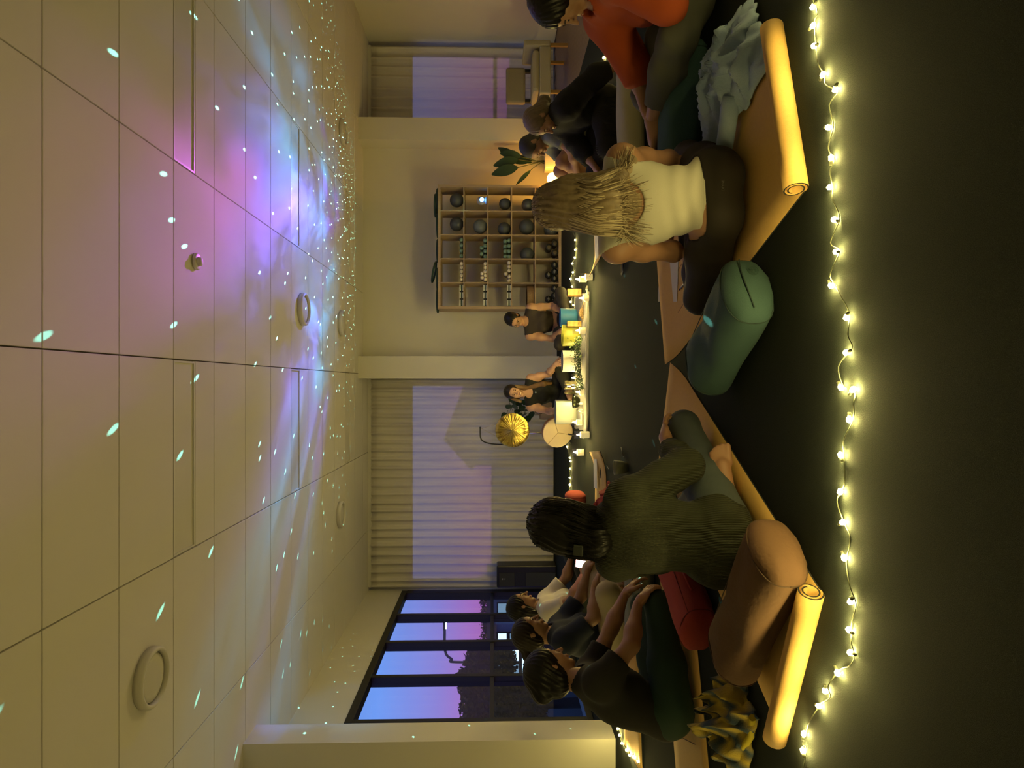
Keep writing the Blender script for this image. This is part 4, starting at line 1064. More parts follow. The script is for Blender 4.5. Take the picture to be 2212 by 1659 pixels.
# yellow and blue patterned towel
M_ty = mat('yellow_towel', (.50, .38, .06), .9, wave=('X', .75, 3.0, (.05, .085, .12), (5, 5, 5)), bump=(200, .4))
tw = drape('patterned_towel', 'yellow and navy patterned towel bundled by the rolled mat end', 'towel', M_ty, (-1.30, 2.62, .008), (.42, .30), .12, 13, rz=-.5, amp=.05, freq=1.2)
bm = new_bm(); add_tube(bm, [V((-.20+.05*i, -.13+.01*math.sin(i*2), .02+.008*math.sin(i*1.7))) for i in range(9)], .013, 7); link('fringe_band', done(bm), mat('bright_yellow_band', (.55, .45, .03), .9), tw)

# ------------------------------------------------------------------ small things on and between the mats
M_paper = mat('white_paper', (.62, .60, .56), .8)
def paper(label, c, rz, w=.21, l=.297, z=.009, curl=.02):
    o = thing('paper_sheet', label, 'paper', (c[0], c[1], z), rz, 'white paper sheets on mats')
    bm = new_bm(); n = 10; T = []; Bt = []
    for i in range(n+1):
        u = i/n; zz = curl*max(0, (u-.6)/.4)**2
        T.append([bm.verts.new(((u-.5)*l, (j-.5)*w, zz+.0008)) for j in (0, 1)]); Bt.append([bm.verts.new(((u-.5)*l, (j-.5)*w, zz)) for j in (0, 1)])
    for i in range(n):
        bm.faces.new((T[i][0], T[i+1][0], T[i+1][1], T[i][1])); bm.faces.new((Bt[i][0], Bt[i][1], Bt[i+1][1], Bt[i+1][0]))
        for j in (0, 1): bm.faces.new((T[i][j], Bt[i][j], Bt[i+1][j], T[i+1][j]))
    bmesh.ops.recalc_face_normals(bm, faces=bm.faces)
    link('sheet', done(bm), M_paper, o)
    return o
g1 = G(1453, 600)
paper('white paper sheet on the mat beside the white tank top sitter', (g1.x, g1.y), 1.45, .25, .32, .0085)
g1 = G(1294, 1020); paper('white paper sheet on the mat left of the altar', (g1.x, g1.y), .1, .2, .3, .03, 0)
g1 = G(1294, 528); paper('white paper sheet on the mat right of the altar', (g1.x, g1.y), .2, .2, .3, .02, 0)
def pen(label, p, q, m, z=.012):
    a, b = G(*p, z), G(*q, z)
    o = thing('pen', label, 'pen', a); d = b-a
    tube_obj('barrel', [(0, 0, 0), d*.8], .0045, m, o, 8)
    tube_obj('tip', [d*.8, d*.92, d], [.0042, .003, .0008], M_black, o, 8)
pen('silver pen on the mat beside the white tank top sitter', (1494, 594), (1468, 628), mat('silver_pen', (.5, .5, .52), .3, .8))
pen('black pen lying on the paper left of the altar', (1297, 1034), (1299, 1012), M_black, .036)
pen('thin dark pen on the carpet near the ribbed cup', (1343, 968), (1352, 1000) if False else (1349, 992), M_black, .006)
g1 = G(1357, 1011)
cp = thing('ribbed_cup', 'grey green ribbed cup on the carpet', 'cup', g1)
bm = new_bm(); n = 48; prof = [(.026, 0), (.034, .004), (.043, .03), (.050, .075), (.052, .096), (.049, .096), (.046, .07), (.038, .02), (0, .012)]
vv = add_lathe(bm, [(0, 0)]+prof, n)
for v in vv:
    r = math.hypot(v.co.x, v.co.y)
    if r > .03:
        k = 1+.018*math.cos(24*math.atan2(v.co.y, v.co.x)); v.co.x *= k; v.co.y *= k
link('body', done(bm), mat('sage_stoneware', (.26, .28, .20), .6), cp)
bm = new_bm(); add_box(bm, .035, .062, -.012, .012, .098, .1, 0, Matrix.Rotation(-.5, 4, 'Y') @ Matrix.Translation((.02, 0, .025))); link('tea_tag', done(bm), M_paper, cp)
g1 = G(1346, 570)
ph = thing('smartphone', 'dark phone with a pale edge on the carpet near the tank top sitter', 'phone', (g1.x, g1.y, 0), .3)
box_obj('case', -.075, .075, -.036, .036, .001, .010, M_black, ph, .003)
box_obj('screen', -.07, .07, -.032, .032, .0101, .0108, mat('dark_screen', (.02, .02, .022), .1), ph)
box_obj('edge_trim', -.076, .076, -.0375, -.036, .004, .0075, mat('pale_metal', (.5, .5, .45), .3, .8), ph)
# glowing phone in the hand of the white shirted sitter
lt = thing('smartphone', 'phone with a glowing pink white screen held by the white shirted sitter', 'phone', W(1262, 1221, 5.50))
lt.rotation_euler = (1.25, 0, -.25)
box_obj('case', -.036, .036, -.072, .072, -.008, .0, M_black, lt, .003)
box_obj('screen', -.032, .032, -.066, .066, .0002, .0012, emit_mat('phone_screen_glow', (1.0, .50, .46), 9), lt)
# ------------------------------------------------------------------ people: smooth solids grown from tapered limbs
def nrm(v):
    v = np.asarray(v, float); return v/(np.linalg.norm(v)+1e-9)
A3 = lambda v: np.array([v[0], v[1], v[2]], float)
def cone(a, b, ra, rb, off=0.0, flat=False, k=None):
    return dict(t='c', a=A3(a), b=A3(b), ra=ra, rb=rb, off=off, flat=flat, k=k)
def ell(c, r, R=None, off=0.0, k=None, op='u'):
    return dict(t='e', c=A3(c), r=np.array(r, float), R=np.eye(3) if R is None else R, off=off, k=k, op=op)
def with_off(pr, off): return [dict(p, off=p['off']+off) for p in pr]
def prim_box(p):
    if p['t'] == 'c':
        m = max(p['ra'], p['rb'])+p['off']
        return np.minimum(p['a'], p['b'])-m, np.maximum(p['a'], p['b'])+m
    m = p['r'].max()+p['off']
    return p['c']-m, p['c']+m
def prim_eval(p, X, Y, Z):
    if p['t'] == 'c':
        ab = p['b']-p['a']; L2 = ab.dot(ab)+1e-12
        px, py, pz = X-p['a'][0], Y-p['a'][1], Z-p['a'][2]
        t = (px*ab[0]+py*ab[1]+pz*ab[2])/L2
        tc_ = np.clip(t, 0, 1)
        d = np.sqrt((px-tc_*ab[0])**2+(py-tc_*ab[1])**2+(pz-tc_*ab[2])**2)-(p['ra']+(p['rb']-p['ra'])*tc_)-p['off']
        if p['flat']: d = np.maximum(d, (t-1)*math.sqrt(L2))
        return d
    q = (np.stack([X-p['c'][0], Y-p['c'][1], Z-p['c'][2]], -1)) @ p['R']       # R columns are the local axes
    r = p['r']+p['off']
    k0 = np.sqrt(((q/r)**2).sum(-1)); k1 = np.sqrt(((q/(r*r))**2).sum(-1))+1e-9
    return k0*(k0-1)/k1
def sdf_mesh(prims, vox, k=.03, cuts=(), disp=None):
    un = [p for p in prims if p.get('op', 'u') == 'u']
    lo = np.min([prim_box(p)[0] for p in un], 0)-3*vox; hi = np.max([prim_box(p)[1] for p in un], 0)+3*vox
    n = np.ceil((hi-lo)/vox).astype(int)+1
    ax = [lo[i]+vox*np.arange(n[i]) for i in range(3)]
    D = np.full(n, .5, np.float32)
    for p in prims:
        kk = p.get('k') or k
        b0, b1 = prim_box(p); mg = kk+3*vox
        i0 = np.maximum(((b0-mg-lo)/vox).astype(int), 0); i1 = np.minimum(((b1+mg-lo)/vox).astype(int)+2, n)
        if (i1 <= i0).any(): continue
        sl = tuple(slice(i0[i], i1[i]) for i in range(3))
        Xg = ax[0][sl[0]][:, None, None]; Yg = ax[1][sl[1]][None, :, None]; Zg = ax[2][sl[2]][None, None, :]
        if p['t'] == 'e':
            Xg, Yg, Zg = np.broadcast_arrays(Xg, Yg, Zg)
        d = prim_eval(p, Xg, Yg, Zg); a = D[sl]
        if p.get('op', 'u') == 'u':
            h = np.maximum(kk-np.abs(a-d), 0)/kk
            D[sl] = np.minimum(a, d)-h*h*kk*.25
        else:
            h = np.maximum(kk-np.abs(a+d), 0)/kk
            D[sl] = np.maximum(a, -d)+h*h*kk*.25
    Xg, Yg, Zg = ax[0][:, None, None], ax[1][None, :, None], ax[2][None, None, :]
    if disp is not None: D += disp(Xg, Yg, Zg).astype(np.float32)
    for c in cuts:
        if c[0] == 'plane':      # keep the side the normal points away from
            nn = nrm(c[2]); q = A3(c[1])
            D = np.maximum(D, (Xg-q[0])*nn[0]+(Yg-q[1])*nn[1]+(Zg-q[2])*nn[2])
        elif c[0] == 'above':    # cut away what stands above a disc of radius c[3] round a point
            nn = nrm(c[2]); q = A3(c[1]); h = (Xg-q[0])*nn[0]+(Yg-q[1])*nn[1]+(Zg-q[2])*nn[2]
            rad = np.sqrt(np.maximum((Xg-q[0])**2+(Yg-q[1])**2+(Zg-q[2])**2-h*h, 0))
            D = np.maximum(D, -np.maximum(rad-c[3], -h))
        elif c[0] == 'prim':
            p = c[1]
            XX, YY, ZZ = np.broadcast_arrays(Xg, Yg, Zg)
            D = np.maximum(D, -prim_eval(p, XX, YY, ZZ))
    # surface nets
    S = D < 0
    c8 = [(0,0,0),(1,0,0),(0,1,0),(1,1,0),(0,0,1),(1,0,1),(0,1,1),(1,1,1)]
    m = n-1
    cnt = np.zeros(m, np.int8)
    for (a, b, c) in c8: cnt += S[a:a+m[0], b:b+m[1], c:c+m[2]]
    act = (cnt > 0) & (cnt < 8)
    idx = np.argwhere(act)
    vals = np.stack([D[idx[:, 0]+a, idx[:, 1]+b, idx[:, 2]+c] for (a, b, c) in c8], 1)
    acc = np.zeros((len(idx), 3)); num = np.zeros(len(idx))
    for i in range(8):
        for j in range(i+1, 8):
            di = np.array(c8[j])-np.array(c8[i])
            if np.abs(di).sum() != 1: continue
            va, vb = vals[:, i], vals[:, j]; cr = (va < 0) != (vb < 0)
            t = np.where(cr, va/np.where(cr, va-vb, 1), 0)
            acc += np.where(cr[:, None], np.array(c8[i])[None]+t[:, None]*di[None], 0); num += cr
    verts = lo+(idx+acc/num[:, None])*vox
    vid = np.full(m, -1, np.int32); vid[idx[:, 0], idx[:, 1], idx[:, 2]] = np.arange(len(idx))
    faces = []
    for axi in range(3):
        o1, o2 = (axi+1) % 3, (axi+2) % 3
        sa = [slice(None)]*3; sb = [slice(None)]*3
        sa[axi] = slice(0, -1); sb[axi] = slice(1, None)
        cr = S[tuple(sa)] != S[tuple(sb)]
        e = np.argwhere(cr)
        e = e[(e[:, o1] > 0) & (e[:, o2] > 0) & (e[:, o1] < m[o1]) & (e[:, o2] < m[o2])]
        q = []
        for (d1, d2) in ((0, 0), (1, 0), (1, 1), (0, 1)):
            f = e.copy(); f[:, o1] -= d1; f[:, o2] -= d2
            q.append(vid[f[:, 0], f[:, 1], f[:, 2]])
        q = np.stack(q, 1)
        ins = S[e[:, 0], e[:, 1], e[:, 2]]
        q[~ins] = q[~ins][:, ::-1]
        faces.append(q)
    faces = np.concatenate(faces); faces = faces[(faces >= 0).all(1)]
    return verts, faces
def to_mesh(parts, origin, name):
    """join (verts, faces, material index) pieces into one mesh around origin"""
    vs_, fs_, mi = [], [], []; base = 0
    for v, f, k in parts:
        vs_.append(v-A3(origin)); fs_.append(f+base); mi.append(np.full(len(f), k)); base += len(v)
    v = np.concatenate(vs_); v[:, 2] = np.maximum(v[:, 2], .0075); f = np.concatenate(fs_); mi = np.concatenate(mi)
    me = bpy.data.meshes.new(name)
    me.vertices.add(len(v)); me.vertices.foreach_set('co', v.astype(np.float32).ravel())
    me.loops.add(len(f)*4); me.loops.foreach_set('vertex_index', f.astype(np.int32).ravel())
    me.polygons.add(len(f)); me.polygons.foreach_set('loop_start', np.arange(len(f), dtype=np.int32)*4)
    me.polygons.foreach_set('use_smooth', np.ones(len(f), bool)); me.polygons.foreach_set('material_index', mi.astype(np.int32))
    me.update(calc_edges=True); me.validate()
    return me
def folds(seed, amp, f=26.0, n=5, axis=None):
    r = random.Random(seed); w = []
    for _ in range(n):
        d = nrm([r.gauss(0, 1), r.gauss(0, 1), r.gauss(0, 1)])
        if axis is not None: d = nrm(d*.45+A3(axis)*1.0)
        w.append((d*f*r.uniform(.5, 1.5), r.uniform(0, 6)))
    def fn(X, Y, Z):
        s = 0
        for d, p in w:
            s = s+np.sin(d[0]*X+d[1]*Y+d[2]*Z+p+1.1*np.sin(d[1]*X*.6-d[0]*Z*.6+d[2]*Y*.5))
        s = s/n
        return amp*(np.abs(s)*2.0-.6)
    return fn
def finger_hand(wrist, direc, normal, side, curl=.35, sc=1.0, spread=.12, thumb=.6):
    """hand prims: direc wrist->knuckles, normal = back of the hand, side=+1 if the thumb is on cross(direc,normal)"""
    d = nrm(direc); nr = nrm(A3(normal)-d*np.dot(A3(normal), d)); s = np.cross(d, nr)*side
    w = A3(wrist); P = []
    R = np.stack([s, d, nr], 1)
    P.append(cone(w, w+d*.035*sc, .024*sc, .027*sc))
    P.append(ell(w+d*.055*sc, (.040*sc, .046*sc, .018*sc), R))
    for i, (o, ln) in enumerate(((.030, .072), (.010, .080), (-.011, .075), (-.031, .058))):
        kn = w+(d*.092+s*o)*sc
        dd = nrm(d+s*o/.03*spread); p = kn; ang = curl*.6
        for seg, fr in enumerate((.45, .32, .23)):
            v = nrm(dd*math.cos(ang)-nr*math.sin(ang)); q = p+v*ln*fr*sc
            P.append(cone(p, q, (.0098-.0012*seg)*sc, (.0088-.0012*seg)*sc, k=.006)); p = q; ang += curl
    p = w+(d*.03+s*.028)*sc; q = p+nrm(d*.7+s*(.75*thumb+.2)-nr*.25)*.045*sc; e = q+nrm(d*1.0+s*.2*thumb-nr*(.2+curl*.5))*.036*sc
    P += [cone(p, q, .0145*sc, .0115*sc, k=.012), cone(q, e, .011*sc, .0085*sc, k=.006)]
    return P
def foot_prims(ankle, toe, sole, sc=1.0):
    """sole = direction the sole faces"""
    a, t = A3(ankle), A3(toe); d = nrm(t-a); so = nrm(A3(sole)-d*np.dot(A3(sole), d)); s = np.cross(d, so)
    L_ = np.linalg.norm(t-a); heel = a-d*.045*sc+so*.03*sc
    P = [cone(a, heel, .034*sc, .032*sc), cone(heel, a+d*L_*.55+so*.026*sc, .031*sc, .030*sc), cone(a, a+d*L_*.6+so*.012*sc, .034*sc, .026*sc)]
    for i, (o, ln, r) in enumerate(((.030, .0, .013), (.011, .005, .0095), (-.005, .0, .009), (-.019, -.008, .0085), (-.032, -.02, .008))):
        b = a+d*(L_*.62)+so*.020*sc+s*o*sc*.8
        P.append(cone(b, a+d*(L_+ln*sc)+so*.018*sc+s*o*sc, .016*sc, r*sc, k=.008))
    return P
def head_frame(fwd, up):
    f = nrm(fwd); u = nrm(A3(up)-f*np.dot(A3(up), f)); r = np.cross(f, u)       # r = the person's right
    return np.stack([r, f, u], 1)
def head_prims(c, R, sc=1.0, nose=1.0):
    L_ = lambda x, y, z: A3(c)+R @ (np.array([x, y, z])*sc)
    E = lambda p, r, **k: ell(L_(*p), np.array(r)*sc, R, **k)
    P = [E((0, -.014, .030), (.074, .093, .083)), E((0, .026, -.030), (.058, .062, .074)), E((0, .062, -.094), (.026, .022, .018), k=.025),
         E((0, .060, .03), (.052, .032, .04), k=.02),
         cone(L_(0, .088, .006), L_(0, .110*1.0+.004*nose, -.028), .007*sc, .0115*sc, k=.012),
         E((.014, .094, -.031), (.009, .010, .007), k=.008), E((-.014, .094, -.031), (.009, .010, .007), k=.008),
         E((.036, .066, -.022), (.022, .016, .02), k=.02), E((-.036, .066, -.022), (.022, .016, .02), k=.02)]
    for s in (1, -1):
        P.append(E((s*.030, .098, .006), (.016, .014, .010), k=.012, op='s'))
        P.append(E((s*.029, .078, .005), (.0135, .0125, .0115), k=.004))
        P.append(E((s*.074, -.006, -.006), (.008, .018, .030), k=.008)); P.append(E((s*.080, -.012, .004), (.005, .014, .02), k=.006))
    P.append(E((0, .088, -.056), (.023, .010, .0075), k=.010)); P.append(E((0, .086, -.067), (.019, .010, .007), k=.008))
    return P, L_
def face_parts(root, org, c, R, sc, smile=0, lipcol=(.30, .10, .08), brow=(.05, .03, .02)):
    """eyes, brows and lips as little meshes of their own on the face"""
    M4 = Matrix([list(R[0])+[0], list(R[1])+[0], list(R[2])+[0], [0, 0, 0, 1]])
    M4.translation = V(A3(c)-A3(org))
    T = lambda x, y, z: M4 @ V((x*sc, y*sc, z*sc))
    M_eye = mat('eye_dark', (.02, .014, .01), .15); M_lip = mat('lip_%02d%02d' % (lipcol[0]*99, lipcol[1]*99), lipcol, .5); M_br = mat('brow_%02d' % (brow[0]*99), brow, .8)
    for s in (1, -1):
        bm = new_bm(); add_ico(bm, (0, 0, 0), .0085*sc, 2, (1.25, .55, .62)); me = done(bm); me.transform(M4 @ Matrix.Translation((s*.029*sc, .0885*sc, .005*sc)))
        link('eye', me, M_eye, root)
        bm = new_bm(); add_tube(bm, [T(s*.014, .0955, .020), T(s*.028, .093, .0255), T(s*.044, .082, .0215)], [.0026*sc, .0034*sc, .0018*sc], 6); link('eyebrow', done(bm), M_br, root)
    w = .022+.006*smile; dz = .008*smile
    up_ = [T(-w, .083-.004*smile, -.060+dz), T(-w*.5, .0945, -.0585+dz*.1), T(0, .0985, -.0580-dz*.1), T(w*.5, .0945, -.0585+dz*.1), T(w, .083-.004*smile, -.060+dz)]
    lo_ = [T(-w, .083-.004*smile, -.060+dz), T(-w*.5, .092, -.0665-dz*.7), T(0, .0955, -.0685-dz*.9), T(w*.5, .092, -.0665-dz*.7), T(w, .083-.004*smile, -.060+dz)]
    bm = new_bm(); add_tube(bm, up_, [.001, .0036*sc, .0040*sc, .0036*sc, .001], 6); add_tube(bm, lo_, [.001, .0042*sc, .0048*sc, .0042*sc, .001], 6); link('lips', done(bm), M_lip, root)
    if smile:
        bm = new_bm(); ma = [(a+b)/2 for a, b in zip(up_, lo_)]
        add_tube(bm, ma, [.001, .0050*sc, .0062*sc, .0050*sc, .001], 6); link('teeth', done(bm), mat('teeth_white', (.75, .70, .62), .3), root)
def hair_cap(c, R, sc=1.0, vol=.010, fringe=0.0, nape=-.07):
    L_ = lambda x, y, z: A3(c)+R @ (np.array([x, y, z])*sc)
    E = lambda p, r, **k: ell(L_(*p), np.array(r)*sc, R, **k)
    return [E((0, -.020, .036), (.080+vol, .098+vol, .084+vol)), E((0, -.048, -.02+nape*.3), (.070+vol, .062+vol, .075))], \
           [E((0, .105, -.035+fringe), (.085, .085, .092), op='s', k=.012)], L_
def strands(seed, roots, n_pts, r0, r1, jit, mname):
    pass

def person(label, J, hc, hf, hu, skin, top=None, bottom=None, hair=None, female=True, sc=1.0, vox=.010, hands=(), feet=(), face=True, smile=0, extra=None, heads=1.0, bust=True, bulk=1.0):
    """J: pelvis, chest, neck, shL, shR, elL, elR, wrL, wrR, hipL, hipR, knL, knR, anL, anR (room coordinates)"""
    J = {k: A3(v) for k, v in J.items()}
    org = np.array([J['pelvis'][0], J['pelvis'][1], 0.0])
    root = thing('person', label, 'person', V(org))
    rt = nrm(J['shR']-J['shL']); up = nrm(J['neck']-J['pelvis']); fw = nrm(np.cross(up, rt)); rt = np.cross(fw, up)
    RC = np.stack([rt, fw, up], 1)
    rp = nrm(J['hipR']-J['hipL']); upp = nrm(J['chest']-J['pelvis']); fp_ = nrm(np.cross(upp, rp)); rp = np.cross(fp_, upp)
    RP = np.stack([rp, fp_, upp], 1)
    s = sc; b = bulk
    P_pel = [ell(J['pelvis']+np.array([0, 0, .005]), (.165*s*b, .118*s*b, .105*s), RP), ell(J['hipL']*.75+J['pelvis']*.25-fp_*.035*s-np.array([0, 0, .01]), (.085*s*b, .09*s*b, .088*s), RP), ell(J['hipR']*.75+J['pelvis']*.25-fp_*.035*s-np.array([0, 0, .01]), (.085*s*b, .09*s*b, .088*s), RP)]
    wa = J['pelvis']*.5+J['chest']*.5
    P_tor = [ell(wa-fw*.008, (.122*s*b, .092*s*b, .13*s), (RP+RC)/2 if False else RC), ell(J['chest'], (.148*s*b, .104*s*b, .145*s), RC)]
    for q in ('L', 'R'):
        P_tor.append(cone(J['chest']*.35+J['neck']*.65, J['sh'+q], .066*s*b, .052*s))
        P_tor.append(cone(J['neck']+up*.01, J['sh'+q], .042*s, .042*s))
        P_tor.append(cone(J['sh'+q], J['chest']*.8+J['sh'+q]*.2-up*.05*s, .05*s, .07*s*b))
    if female and bust:
        for q in (-1, 1): P_tor.append(ell(J['chest']+fw*.082*s+rt*.062*s*q-up*.01*s, (.055*s, .05*s, .055*s), RC))
    P_arm, P_leg = {}, {}
    for q in ('L', 'R'):
        m1 = J['sh'+q]*.55+J['el'+q]*.45
        P_arm[q] = [cone(J['sh'+q], m1, .049*s*b, .045*s*b), cone(m1, J['el'+q], .045*s*b, .036*s)]
        m2 = J['el'+q]*.68+J['wr'+q]*.32
        P_arm[q+'f'] = [cone(J['el'+q], m2, .037*s, .039*s), cone(m2, J['wr'+q], .039*s, .0245*s)]
        m3 = J['hip'+q]*.6+J['kn'+q]*.4
        P_leg[q] = [cone(J['hip'+q], m3, .090*s*b, .080*s*b), cone(m3, J['kn'+q], .080*s*b, .056*s)]
        m4 = J['kn'+q]*.65+J['an'+q]*.35
        P_leg[q+'s'] = [cone(J['kn'+q], m4, .055*s, .056*s), cone(m4, J['an'+q], .056*s, .034*s)]
    R = head_frame(hf, hu); hs = sc*heads
    hp, HL = head_prims(hc, R, hs)
    nk = cone(HL(0, -.022, -.055), J['neck']-up*.02, .050*s, .056*s)
    body = P_pel+P_tor+sum(P_arm.values(), [])+sum(P_leg.values(), [])+[nk]
    parts = [sdf_mesh(body, vox, .035)+(0,)]
    parts.append(sdf_mesh(hp+[nk], min(vox, .0065), .022)+(0,))
    for h in hands: parts.append(sdf_mesh(h, .0042, .010)+(0,))
    for f in feet: parts.append(sdf_mesh(f, .0055, .012)+(0,))
    me = to_mesh(parts, org, 'body'); me.materials.append(skin)
    link('body', me, None, root)
    ctx = dict(root=root, org=org, J=J, R=R, HL=HL, hs=hs, RC=RC, RP=RP, up=up, fw=fw, rt=rt, tor=P_tor, pel=P_pel, arm=P_arm, leg=P_leg, neck=nk, s=s, hc=A3(hc), vox=vox)
    if top: top(ctx)
    if bottom: bottom(ctx)
    if hair: hair(ctx)
    if face: face_parts(root, org, hc, R, hs, smile)
    if extra: extra(ctx)
    return ctx
def garment(ctx, name, prims, m, cuts=(), disp=None, k=.035, vox=None):
    v, f = sdf_mesh(prims, vox or ctx['vox'], k, cuts, disp)
    me = to_mesh([(v, f, 0)], ctx['org'], name); me.materials.append(m)
    return link(name, me, None, ctx['root'])
def lerp(a, b, t): return A3(a)*(1-t)+A3(b)*t
def top_fn(m, sleeve=.45, off=.016, hem=None, neck_r=.075, neck_dy=0.0, fold=.004, seed=1, pel=True, name='shirt', straps=False, vox=None, neck_c=None, ff=26, neck_front=.02, k=.035):
    """sleeve: fraction of the arm covered, 0..1 upper arm, 1..2 forearm; 0 = sleeveless"""
    def fn(c):
        J = c['J']; pr = with_off(c['tor'], off)
        if pel: pr += with_off(c['pel'][:3], off*1.15) if (hem or 0) < -.3 else with_off(c['pel'][:1], off*.8)
        for q in ('L', 'R'):
            if sleeve > 0:
                t = min(sleeve, 1.0); e = lerp(J['sh'+q], J['el'+q], t)
                pr.append(cone(J['sh'+q], e, .049*c['s'], (.049-.010*t)*c['s'], off*1.25, t < 1))
            if sleeve > 1:
                e = lerp(J['el'+q], J['wr'+q], min(1, sleeve-1)); pr.append(cone(J['el'+q], e, .037*c['s'], .028*c['s'], off*1.1, True))
        cuts = []
        nc = J['neck']+c['up']*.045+c['fw']*neck_front if neck_c is None else neck_c(c)
        cuts.append(('prim', ell(nc, (neck_r, neck_r, .05), c['RC'])))
        if sleeve == 0:
            for q, sg in (('L', -1), ('R', 1)):
                cuts.append(('prim', ell(J['sh'+q]+c['rt']*sg*.035-c['up']*.03, (.062, .12, .115), c['RC'])))
        hp = lerp(J['pelvis'], J['chest'], .1 if hem is None else hem)
        cuts.append(('plane', hp, -(c['up']*.6+A3(nrm(J['chest']-J['pelvis']))*.4)))
        garment(c, name, pr, m, cuts, folds(seed, fold, ff) if fold else None, k=k, vox=vox)
    return fn
def pants_fn(m, length=1.9, off=.010, fold=.003, seed=2, name='trousers', waist=.30, vox=None, ff=24, cut=False):
    """length 1 = to the knee, 2 = to the ankle"""
    def fn(c):
        J = c['J']; pr = with_off(c['pel'], off)
        pr += with_off(c['tor'][:1], off)
        for q in ('L', 'R'):
            if length >= 1:
                pr += with_off(c['leg'][q], off)
                t = length-1
                if t > 0:
                    m4 = lerp(J['kn'+q], J['an'+q], min(t, .35)); pr.append(cone(J['kn'+q], m4, .055*c['s'], .056*c['s'], off, t <= .35))
                    if t > .35: pr.append(cone(m4, lerp(J['kn'+q], J['an'+q], t), .056*c['s'], .038*c['s'], off, True))
            else:
                pr.append(cone(J['hip'+q], lerp(J['hip'+q], J['kn'+q], length), .09*c['s'], .075*c['s'], off*1.6, True))
        wp = lerp(J['pelvis'], J['chest'], waist)
        garment(c, name, pr, m, [('above', wp, nrm(J['chest']-J['pelvis']), .155*c['s'])] if cut else [], folds(seed, fold, ff) if fold else None, vox=vox)
    return fn
def hair_disp(c, freq=150, amp=.003):
    R, hc = c['R'], c['hc']
    def fn(X, Y, Z):
        x = (X-hc[0])*R[0, 0]+(Y-hc[1])*R[1, 0]+(Z-hc[2])*R[2, 0]
        y = (X-hc[0])*R[0, 1]+(Y-hc[1])*R[1, 1]+(Z-hc[2])*R[2, 1]
        z = (X-hc[0])*R[0, 2]+(Y-hc[1])*R[1, 2]+(Z-hc[2])*R[2, 2]
        a = np.arctan2(x, y+.02)
        return amp*np.sin(a*freq*.16+3*np.sin(z*22))*np.clip(np.sqrt(x*x+y*y)/.05, 0, 1)
    return fn
def hair_fn(m, extra=None, vol=.010, fringe=0.0, nape=-.07, amp=.003, name='hair', vox=.007):
    def fn(c):
        add, sub, L_ = hair_cap(c['hc'], c['R'], c['hs'], vol, fringe, nape)
        pr = add+sub
        if extra: pr += extra(c, L_)
        garment(c, name, pr, m, (), hair_disp(c, 150, amp), .025, vox)
    return fn
def skin_mat(name, col_): return mat(name, col_, .5, noise=(14, .35, tuple(x*.9 for x in col_)))
# ------------------------------------------------------------------ the sitters
S_light = skin_mat('fair_skin', (.50, .29, .19)); S_tan = skin_mat('tan_skin', (.42, .23, .14)); S_olive = skin_mat('olive_skin', (.38, .21, .125))
M_tank = mat('white_rib_cotton', (.56, .545, .46), .9, bump=(350, .15)); M_leg = mat('brown_black_leggings', (.018, .013, .009), .75)
M_blonde = mat('blonde_hair', (.34, .26, .155), .45, noise=(40, .30, (.15, .105, .06))); M_dark = mat('black_hair', (.0045, .004, .003), .42, spec=.3); M_brownh = mat('dark_brown_hair', (.014, .009, .0055), .42, spec=.35)
M_sweat = mat('dark_green_knit', (.028, .032, .018), .95, wave=('X', 55, .6, (.046, .050, .028), (1, 1, .2), .9)); M_jean = mat('washed_jeans', (.085, .105, .115), .85, noise=(20, .35, (.065, .085, .095)), bump=(500, .25))

